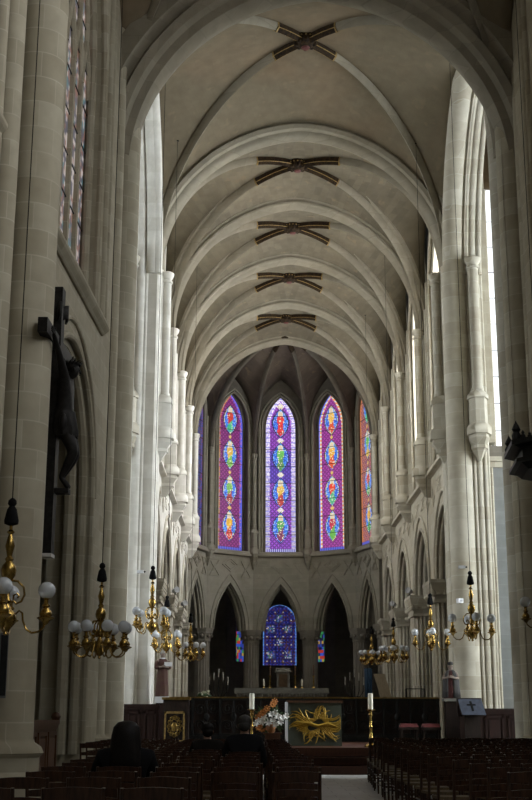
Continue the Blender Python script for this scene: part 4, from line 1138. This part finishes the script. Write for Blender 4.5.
def hand(J, E, wrist, d, side, tag_, s=1.0, curl=.3):
    """five fingers from a wrist: d along the palm, side = thumb direction"""
    w_ = Vector(J[wrist][:3]); d = Vector(d).normalized(); th = Vector(side); th = (th - d * th.dot(d)).normalized(); nr = d.cross(th)
    p = w_ + d * .05 * s; J[tag_ + 'palm'] = (*p, .026 * s); E.append((wrist, tag_ + 'palm'))
    for k, (o_, l) in enumerate(((.032, .07), (.011, .08), (-.011, .075), (-.031, .058))):
        a = p + d * .045 * s + th * o_ * s; b = a + (d + nr * curl).normalized() * l * .55 * s; c = b + (d + nr * curl * 2.4).normalized() * l * .45 * s
        for q, v, r in (('a', a, .0105), ('b', b, .0095), ('c', c, .008)): J[f'{tag_}f{k}{q}'] = (*v, r * s)
        E += [(tag_ + 'palm', f'{tag_}f{k}a'), (f'{tag_}f{k}a', f'{tag_}f{k}b'), (f'{tag_}f{k}b', f'{tag_}f{k}c')]
    a = p + th * .035 * s; b = a + (th + d).normalized() * .035 * s; c = b + (d * 1.4 + th * .5).normalized() * .028 * s
    for q, v, r in (('a', a, .013), ('b', b, .011), ('c', c, .009)): J[f'{tag_}t{q}'] = (*v, r * s)
    E += [(tag_ + 'palm', tag_ + 'ta'), (tag_ + 'ta', tag_ + 'tb'), (tag_ + 'tb', tag_ + 'tc')]
def face_bits(hc, r, fwd):
    """nose, ears, eye sockets and mouth on a head centred at hc"""
    f = Vector(fwd).normalized(); s = f.cross(Vector((0, 0, 1))).normalized(); hc = Vector(hc)
    def add(m):
        m.ell(hc + f * r * 1.02 + Vector((0, 0, -.01)), (.014, .016, .024), 8, 6)
        for k in (-1, 1):
            m.ell(hc + s * k * r * .88, (.014, .022, .032), 8, 6)
            m.ell(hc + f * r * .9 + s * k * .032 + Vector((0, 0, .02)), .012, 8, 6)
        m.ell(hc + f * r * .93 + Vector((0, 0, -.05)), (.024, .012, .009), 8, 5)
    return add
def seated(label, x, y, rz, s, coat, hair, long_hair=False, lean=0.0):
    t = thing('person', label, 'person', (x, y, 0), rz); t.scale = (s, s, s)
    J = {'pel': (0, 0, .53, (.16, .12)), 'sp': (0, -.03, .70, (.145, .11)), 'ch': (0, -.02, .93, (.165, .115)), 'nb': (0, 0, 1.055, .07), 'nk': (0, .02, 1.11, .052), 'h1': (0, .05, 1.15, .066), 'h2': (0, .045, 1.225, (.080, .095)), 'h3': (0, .03, 1.285, (.055, .065))}
    E = [('pel', 'sp'), ('sp', 'ch'), ('ch', 'nb'), ('nb', 'nk'), ('nk', 'h1'), ('h1', 'h2'), ('h2', 'h3')]
    for k, sd in (('l', -1), ('r', 1)):
        J.update({k + 'sh': (sd * .19, -.01, 1.0, .062), k + 'el': (sd * .25, .03, .73, .045), k + 'wr': (sd * .11, .24, .63, .03),
                  k + 'hip': (sd * .10, .06, .51, .092), k + 'kn': (sd * .12, .45, .50, .062), k + 'an': (sd * .12, .43, .09, .04), k + 'to': (sd * .13, .57, .04, .036)})
        E += [('ch', k + 'sh'), (k + 'sh', k + 'el'), (k + 'el', k + 'wr'), ('pel', k + 'hip'), (k + 'hip', k + 'kn'), (k + 'kn', k + 'an'), (k + 'an', k + 'to')]
        hand(J, E, k + 'wr', (-sd * .6, .8, -.25), (-sd, -.3, .8), k)
    skin('body', J, E, SKIN, t, extra=face_bits((0, .05, 1.205), .088, (0, 1, 0)))
    g = .022; J2 = {}
    for n in ('pel', 'sp', 'ch', 'lsh', 'rsh', 'lel', 'rel'):
        a = J[n]; r = a[3] if isinstance(a[3], tuple) else (a[3], a[3]); J2[n] = (*a[:3], tuple(q + g for q in r))
    J2['pel'] = (0, 0, .47, (.20, .16)); J2['nb'] = (0, .005, 1.085, .078)
    E2 = [('pel', 'sp'), ('sp', 'ch'), ('ch', 'nb')]
    for k, sd in (('l', -1), ('r', 1)):
        J2[k + 'cu'] = (sd * .13, .215, .637, .046); E2 += [('ch', k + 'sh'), (k + 'sh', k + 'el'), (k + 'el', k + 'cu')]
    skin('coat', J2, E2, coat, t)
    for k, sd in (('l', -1), ('r', 1)):
        J3 = {'hip': (sd * .09, .0, .52, .11), 'kn': (sd * .12, .455, .505, .078), 'an': (sd * .12, .43, .12, .055)}
        skin('trouser_leg', J3, [('hip', 'kn'), ('kn', 'an')], TROUS, t)
        mb = MB(); mb.ell((sd * .13, .50, .045), (.05, .13, .045), 12, 7); mb.build('shoe', BLACK, t, smooth=True)
    mb = MB()
    if long_hair:
        rows = []
        for z, rx, ry, yy in ((1.335, .02, .02, .03), (1.32, .07, .075, .025), (1.275, .105, .11, .015), (1.2, .118, .115, -.005), (1.10, .125, .10, -.035), (1.0, .14, .09, -.06), (.90, .15, .075, -.08), (.82, .13, .05, -.085), (.79, .05, .02, -.085)):
            rows.append([(rx * math.cos(2 * PI * k / 28) * (1 + .04 * math.sin(k * 5)), yy + ry * math.sin(2 * PI * k / 28) * (1 + .05 * math.sin(k * 7 + z * 30)) * (1 if math.sin(2 * PI * k / 28) < 0 else .55), z) for k in range(28)])
        R = mb.grid(rows, close_v=True); mb.cap(R[0]); mb.cap(R[-1])
    else:
        mb.ell((0, .028, 1.245), (.096, .108, .088), 16, 10)
        mb.ell((0, -.03, 1.19), (.082, .06, .07), 14, 8)
    mb.build('hair', hair, t, smooth=True)
    return t
# ------------------------------------------------------------------ chairs
def make_chair(full):
    t = thing('chair', 'x', 'chair')
    def post(mb, x):
        mb.tube([(x, -.20, 0), (x, -.19, .44), (x, -.22, .66), (x * 1.02, -.27, .90)], [.017, .019, .018, .014], 6)
    def front(mb, x): mb.tube([(x * 1.05, .19, 0), (x * 1.05, .19, .455)], [.015, .02], 6)
    def seat(mb): mb.prism([(-.19, -.20), (.19, -.20), (.225, .21), (-.225, .21)], .425, .455, top=[(-.185, -.195), (.185, -.195), (.22, .205), (-.22, .205)])
    def rail(mb, z, h, y):
        mb.grid([[(-.19 + .38 * i / 6, y - .02 * math.sin(PI * i / 6) + dy, zz + (.012 * math.sin(PI * i / 6) if top else 0)) for i in range(7)] for zz, dy, top in ((z, 0, 0), (z + h, -.008, 1), (z + h, -.026, 1), (z, -.018, 0))], close_u=True)
    def stretch(mb):
        for z in (.16, .30):
            for x in (-.2, .2): mb.tube([(x, -.19, z), (x, .19, z)], .010, 5)
        mb.tube([(-.2, .19, .22), (.2, .19, .22)], .010, 5); mb.tube([(-.18, -.195, .2), (.18, -.195, .2)], .010, 5)
    if full:
        mb = MB(); seat(mb); mb.build('seat', RUSH, t)
        for x in (-.19, .19):
            mb = MB(); post(mb, x); mb.build('leg', CHAIRWOOD, t, smooth=True)
            mb = MB(); front(mb, x); mb.build('leg', CHAIRWOOD, t, smooth=True)
        mb = MB(); rail(mb, .82, .075, -.245); mb.build('top_rail', CHAIRWOOD, t, smooth=True)
        for z, y in ((.70, -.222), (.58, -.203)):
            mb = MB(); rail(mb, z, .05, y); mb.build('back_slat', CHAIRWOOD, t, smooth=True)
        mb = MB(); stretch(mb); mb.build('stretcher', CHAIRWOOD, t)
    else:
        mb = MB(); seat(mb); mb.build('seat', RUSH, t)
        mb = MB()
        for x in (-.19, .19): post(mb, x); front(mb, x)
        rail(mb, .82, .075, -.245); rail(mb, .70, .05, -.222); rail(mb, .58, .05, -.203); stretch(mb); mb.build('frame', CHAIRWOOD, t)
    return t
near, far = make_chair(True), make_chair(False)
ORD = ['aisle-end', 'second', 'third', 'fourth', 'fifth', 'sixth', 'seventh']
RN = ['first', 'second', 'third', 'fourth', 'fifth', 'sixth', 'seventh', 'eighth', 'ninth', 'tenth', 'eleventh', 'twelfth', 'thirteenth', 'fourteenth', 'fifteenth', 'sixteenth', 'seventeenth', 'eighteenth', 'nineteenth', 'twentieth', 'twenty-first', 'twenty-second']
rc = random.Random(5); NR = 20; usedp = set(); SKIP = {('left', 3, 5)}
for r in range(NR):
    y = 8.9 + r * 1.0 if r else 8.5
    for side in ('left', 'right'):
        for c_ in range(7):
            x = (-1.03 - .53 * c_) if side == 'left' else (.92 + .05 * max(0, y - 21) + .53 * c_)
            if side == 'left' and r > 17 : continue
            if r < 2 and side == 'left' and c_ < 2: continue
            if side == 'left' and c_ >= 5 and 0 < r < 13: continue
            f = y < 17.5; src = near if f else far
            full_t = (CAMX + (x - CAMX)) 
            px = 256 + (x - CAMX) / y * 1220
            if px < -25 or px > 560: continue
            o = src if f not in usedp else dup(src)
            usedp.add(f)
            o.location = (x + rc.uniform(-.03, .03), y + rc.uniform(-.05, .05), 0); o.rotation_euler = (0, 0, rc.uniform(-.07, .07))
            o['label'] = 'dark rush-seat chair, %s in the %s row from the front of the %s block' % (ORD[c_] if c_ else 'aisle-end one', RN[NR - 1 - r if side == 'right' else 17 - r], side)
            o['group'] = 'rush-seat chairs in the %s block' % side
seated('person with long dark hair in a black coat seated in the left foreground', -2.62, 11.88, .05, .98, COAT1, HAIRD, True).scale = (1.14, 1.08, .98)
seated('man in dark jacket with short greying hair seated near the aisle', -1.56, 16.9, -.05, 1.03, COAT2, HAIRG)
seated('person with dark bushy hair seated in front of the seated man at left', -2.09, 17.9, .1, .95, COAT3, HAIRD)
# ------------------------------------------------------------------ statues
def loft(mb, rows, seg=32, pleat=0, n=9):
    R = mb.grid([[(cx + rx * math.cos(2 * PI * k / seg) * (1 + p * math.cos(n * 2 * PI * k / seg)), cy + ry * math.sin(2 * PI * k / seg) * (1 + p * math.cos(n * 2 * PI * k / seg)), z) for k in range(seg)] for cx, cy, z, rx, ry, p in rows], close_v=True)
    mb.cap(R[0][::-1]); mb.cap(R[-1])
t = thing('statue', 'painted statue of a standing figure in red-brown robe holding a white book', 'statue', (-4.16, 36.62, 1.90), .35)
mb = MB(); loft(mb, [(0, 0, 0, .19, .16, .06), (0, 0, .25, .18, .15, .07), (0, 0, .55, .165, .13, .05), (0, 0, .8, .15, .11, .03), (0, 0, .98, .16, .11, .01), (0, 0, 1.06, .13, .09, 0), (0, 0, 1.10, .06, .055, 0)]); mb.build('robe', ROBER, t, smooth=True)
J = {'nk': (0, 0, 1.09, .05), 'h1': (0, -.015, 1.15, .06), 'h2': (0, -.01, 1.22, (.075, .085)), 'h3': (0, 0, 1.28, .05), 'c': (0, 0, 1.02, .08)}; E = [('c', 'nk'), ('nk', 'h1'), ('h1', 'h2'), ('h2', 'h3')]
for k, sd in (('l', -1), ('r', 1)):
    J.update({k + 's': (sd * .15, 0, 1.02, .05), k + 'e': (sd * .20, -.03, .82, .045), k + 'w': (sd * .08, -.17, .84, .03)}); E += [('c', k + 's'), (k + 's', k + 'e'), (k + 'e', k + 'w')]
    hand(J, E, k + 'w', (-sd * .7, -.6, .1), (0, -.2, 1), k, .9)
skin('figure', J, E, STATSKIN, t, root='c', extra=face_bits((0, -.01, 1.205), .08, (0, -1, 0)))
for sd in (-1, 1): skin('sleeve', {'a': (sd * .15, 0, 1.03, .07), 'b': (sd * .205, -.02, .82, .07), 'c': (sd * .12, -.13, .83, .06)}, [('a', 'b'), ('b', 'c')], ROBER, t)
mb = MB(); mb.ell((0, .012, 1.245), (.09, .09, .075), 14, 8); mb.build('hair', plain('grey carved hair', (.3, .29, .27), .7), t, smooth=True)
mb = MB(); mb.box(.0, .22, -.24, -.19, .86, .98); mb.build('book', STATW, t)
mb = MB(); loft(mb, [(0, 0, 1.03, .13, .095, 0), (0, 0, 1.08, .085, .075, 0), (0, 0, 1.11, .07, .065, 0)]); mb.build('collar', STATW, t, smooth=True)
mb = MB(); mb.prism([(-.2, -.18), (.2, -.18), (.2, .18), (-.2, .18)], 1.72, 1.9); pd = thing('pedestal', 'narrow brown pedestal with white cap under the left statue', 'pedestal', (-4.16, 36.62, 0)); mb.build('cap', STATW, pd)
mb = MB(); mb.prism([(-.16, -.15), (.16, -.15), (.16, .15), (-.16, .15)], .75, 1.72); mb.box(-.18, .18, -.17, .17, .6, .75); mb.build('shaft', DADO, pd)
t = thing('statue', 'small statue of a crowned figure in grey cloak over faded red robe', 'statue', (4.22, 36.15, 1.86), -.2)
mb = MB(); loft(mb, [(0, 0, 0, .22, .17, .06), (0, -.01, .2, .2, .16, .07), (0, -.01, .45, .18, .14, .05), (0, 0, .65, .17, .12, .03), (0, 0, .76, .12, .09, 0), (0, 0, .8, .05, .05, 0)]); mb.build('robe', ROBERED, t, smooth=True)
mb = MB()
rows = []
for z, rx, ry in ((.02, .27, .2), (.25, .25, .19), (.5, .24, .17), (.68, .20, .14), (.77, .14, .1), (.81, .07, .065)):
    rows.append([(rx * math.cos(a), .01 + ry * math.sin(a) * (1 + .05 * math.cos(9 * a)), z) for a in [math.radians(-72 + 324 * k / 26) for k in range(27)]])
mb.grid(rows); o = mb.build('cloak', ROBEG, t, smooth=True); o.modifiers.new('t', 'SOLIDIFY').thickness = .03
J = {'c': (0, 0, .72, .08), 'nk': (0, 0, .80, .045), 'h1': (0, -.015, .85, .055), 'h2': (0, -.01, .91, (.068, .075)), 'h3': (0, 0, .965, .045)}; E = [('c', 'nk'), ('nk', 'h1'), ('h1', 'h2'), ('h2', 'h3')]
for k, sd in (('l', -1), ('r', 1)):
    J.update({k + 's': (sd * .15, 0, .73, .05), k + 'e': (sd * .21, -.06, .56, .045), k + 'w': (sd * .10, -.18, .58, .03)}); E += [('c', k + 's'), (k + 's', k + 'e'), (k + 'e', k + 'w')]
    hand(J, E, k + 'w', (-sd * .6, -.6, .2), (0, -.2, 1), k, .9)
skin('figure', J, E, STATSKIN, t, extra=face_bits((0, -.01, .9), .073, (0, -1, 0)))
mb = MB(); mb.lathe((0, 0, .945), [(.075, 0), (.085, .05), (.07, .07), (.03, .1)], 12); mb.build('crown', ROBEG, t, smooth=True)
pd = thing('pedestal', 'dark pedestal with pale edge under the right statue', 'pedestal', (4.22, 36.15, 0))
mb = MB(); mb.box(-.25, .25, -.22, .22, 1.78, 1.86); mb.build('cap', DIMSTONE, pd)
mb = MB(); mb.box(-.2, .2, -.18, .18, .6, 1.78); mb.build('shaft', DARKWOOD, pd)
# ------------------------------------------------------------------ crucifix on the nave pillar
t = thing('crucifix', 'large dark bronze crucifix seen from the side on the left nave pillar', 'crucifix', (-4.50, 17.95, 3.65), -PI / 2 - .03)
# local frame: x runs along the crossbar (towards the camera is +x), y points out of the wall into the nave
CRX = lambda x, y, z: (x, y, z)
mb = MB(); mb.box(-.12, .12, -.09, .09, 0, 4.12); mb.build('upright', BRONZE, t)
mb = MB(); mb.box(-1.05, 1.05, -.07, .07, 3.10, 3.32); mb.build('crossbar', BRONZE, t)
mb = MB(); mb.grid([[(-.24 + .48 * i / 8, .10 + .05 * math.sin(i * .8), z + .05 * math.sin(i * .8)) for i in range(9)] for z in (3.62, 3.84)]); o = mb.build('scroll', BRONZE, t, smooth=True); o.modifiers.new('t', 'SOLIDIFY').thickness = .03
J = {'pel': (0, .16, 2.02, (.15, .11)), 'sp': (0, .18, 2.22, (.125, .10)), 'ch': (0, .20, 2.48, (.17, .12)), 'nb': (0, .19, 2.64, .08), 'nk': (0.02, .23, 2.71, .055), 'h1': (.03, .31, 2.73, .065), 'h2': (.03, .30, 2.82, (.085, .095)), 'h3': (.03, .27, 2.90, .06)}
E = [('pel', 'sp'), ('sp', 'ch'), ('ch', 'nb'), ('nb', 'nk'), ('nk', 'h1'), ('h1', 'h2'), ('h2', 'h3')]
for k, sd in (('l', -1), ('r', 1)):
    J.update({k + 'sh': (sd * .19, .19, 2.64, .062), k + 'el': (sd * .46, .15, 2.92, .048), k + 'wr': (sd * .70, .11, 3.14, .034),
              k + 'hip': (sd * .09, .18, 1.92, .095), k + 'kn': (sd * .08, .36, 1.52, .068), k + 'an': (sd * .03, .17, 1.14, .04), k + 'to': (sd * .035, .30, .98, .036)})
    E += [('ch', k + 'sh'), (k + 'sh', k + 'el'), (k + 'el', k + 'wr'), ('pel', k + 'hip'), (k + 'hip', k + 'kn'), (k + 'kn', k + 'an'), (k + 'an', k + 'to')]
    hand(J, E, k + 'wr', (sd, .1, .5), (0, .2, 1), k, 1.1)
for n_ in J:
    if len(n_) <= 4 and not n_.endswith('palm'):
        r_ = J[n_][3]; f_ = 1.38 if n_ in ('pel', 'sp', 'ch', 'lsh', 'rsh', 'lhip', 'rhip', 'lkn', 'rkn') else 1.12
        J[n_] = (*J[n_][:3], tuple(q * f_ for q in r_) if isinstance(r_, tuple) else r_ * f_)
skin('figure', J, E, BRONZE, t, extra=face_bits((.03, .31, 2.80), .09, (0, 1, -.35)))
mb = MB(); loft(mb, [(0, .205, 1.76, .20, .19, .07), (0, .20, 1.85, .22, .20, .06), (0, .18, 2.02, .215, .185, .04), (0, .18, 2.14, .20, .165, .02)], 36); mb.ell((.2, .2, 1.95), (.06, .06, .14), 10, 7); mb.build('loincloth', BRONZE, t, smooth=True)
mb = MB(); mb.ell((.03, .27, 2.86), (.10, .10, .09), 14, 8)
for k in range(14):
    a = 2 * PI * k / 14; mb.tube([(.03 + .1 * math.cos(a), .28 + .1 * math.sin(a), 2.88), (.03 + .15 * math.cos(a + .4), .28 + .15 * math.sin(a + .4), 2.93)], [.02, .004], 5)
mb.build('crown_and_hair', BRONZE, t, smooth=True)
mb = MB(); mb.box(-.1, .1, .08, .3, .90, .97); mb.build('footrest', BRONZE, t)
mb = MB(); mb.box(-.13, .13, -.10, .10, -.05, .0); mb.build('end_cap', MARBLE, t)
# ------------------------------------------------------------------ pulpit
t = thing('pulpit_canopy', 'black carved octagonal pulpit canopy jutting in at the right edge', 'pulpit', (4.22, 20.0, 5.2))
oc = lambda r: [(1.2 * r * math.cos(PI / 4 * q + .30), 1.2 * r * math.sin(PI / 4 * q + .30)) for q in range(8)]
mb = MB(); mb.prism(oc(.85), .04, .10); mb.prism(oc(1.02), .10, .20, top=oc(1.12)); mb.prism(oc(1.20), .20, .26); mb.prism(oc(1.10), .26, .44); mb.prism(oc(1.14), .44, .48, top=oc(1.22)); mb.prism(oc(1.26), .48, .56)
mb.build('sounding_board', IRON, t)
mb = MB(); mb.prism(oc(.62), -.03, .04); mb.prism(oc(.3), -.08, -.03); mb.build('underside_panel', DARKWOOD, t)
P8 = oc(1.18)
for q in range(8):
    a, b = Vector((*P8[q], 0)), Vector((*P8[(q + 1) % 8], 0)); m_ = MB()
    for k in range(1, 8):
        p = a.lerp(b, k / 8); h = .10 + .05 * (k % 2)
        m_.lathe((p.x, p.y, .56), [(.035, 0), (.04, h * .4), (.02, h * .6), (.03, h * .75), (.004, h)], 6)
    m_.build('cresting', IRON, t)
    m_ = MB(); m_.lathe((a.x, a.y, .56), [(.07, 0), (.08, .08), (.05, .14), (.075, .18), (.05, .24), (.02, .29), (.004, .33)], 8); m_.build('pinnacle', IRON, t, smooth=True)
mb = MB(); mb.lathe((0, 0, .56), [(.8, 0), (.6, .25), (.45, .7), (.35, 1.0), (.1, 1.4), (.02, 1.6)], 8); mb.build('crown', IRON, t)
mb = MB(); mb.box(.55, .72, -.5, .5, -3.0, .2); mb.build('back_board', DARKWOOD, t)
# ------------------------------------------------------------------ small fittings
def box_thing(name, label, cat, loc, rz, parts, group=None):
    t = thing(name, label, cat, loc, rz, group)
    for nm, mat, bx in parts:
        mb = MB()
        for b in bx: mb.box(*b)
        mb.build(nm, mat, t)
    return t
for loc, lb in (((-4.83, 16.88, 1.58), 'slim grey column loudspeaker on the round left nave pillar'), ((-5.38, 26.80, 1.6), 'slim grey column loudspeaker on the grey left crossing pillar')):
    box_thing('loudspeaker', lb, 'loudspeaker', loc, .3, [('case', GREYBOX, [(-.055, .055, -.05, .05, 0, .86)]), ('grille', IRON, [(-.045, .045, -.058, -.05, .03, .83)]), ('bracket', IRON, [(-.03, .03, .05, .12, .3, .5)])], 'column loudspeakers')
box_thing('wall_sign', 'small blue and white sign on the grey left crossing pillar', 'sign', (-5.02, 26.98, 1.42), 0, [('plate', BLUESIGN, [(-.055, .055, 0, .012, 0, .20)]), ('white_figure', WHITE, [(-.03, .03, -.004, 0, .09, .14), (-.012, .012, -.004, 0, .14, .165), (-.045, .045, -.004, 0, .02, .035)])])
def spot(loc, rz, lb, mat, name='spotlight', cat='spotlight'):
    t = thing(name, lb, cat, loc, rz, 'small fittings on the capitals' if name == 'spotlight' else None)
    mb = MB(); mb.box(-.06, .06, -.06, .06, 0, .02); mb.box(-.015, .015, -.015, .015, .02, .14); mb.build('bracket', IRON, t)
    mb = MB()
    F_ = lambda r, z: None
    mb.tube([(0, .14, .16), (0, .12, .17), (0, -.12, .20), (0, -.16, .205)], [.06, .10, .11, .125], 12); mb.build('lamp_body', mat, t, smooth=True)
for x, y, lb in ((4.62, 48.5, 'small spotlight on the second right choir capital'), (4.62, 54.3, 'small spotlight on the third right choir capital'), (-4.62, 48.5, 'small spotlight on the second left choir capital'), (-4.62, 54.3, 'small spotlight on the third left choir capital')):
    spot((x, y, 5.97), -.5 if x > 0 else .5, lb, GREYCAM)
def camera_thing(loc, rz, lb, mat):
    t = thing('security_camera', lb, 'camera', loc, rz); t.scale = (.7, .7, .7)
    mb = MB(); mb.box(-.03, .03, .0, .3, .0, .05); mb.build('bracket', mat, t)
    mb = MB(); mb.box(-.07, .22, -.10, .02, -.02, .10); mb.build('housing', mat, t)
    mb = MB(); mb.lathe((.26, -.04, .04), [(.03, -.03), (.05, 0), (.03, .03)], 10); mb.build('lens', BLACK, t)
camera_thing((-4.9, 36.20, 5.45), 0, 'small white security camera on the bright left crossing pillar', WHITE)
camera_thing((4.62, 36.22, 5.62), 0, 'small grey security camera on the pale right crossing pillar', GREYCAM)
t = box_thing('motion_sensor', 'little white box on the right crossing pillar above the chandelier', 'sensor', (4.62, 36.48, 4.62), .3, [('case', WHITE, [(-.07, .09, -.06, .1, 0, .13)]), ('lens', GLOBE, [(-.03, .05, -.068, -.06, .03, .09)])])
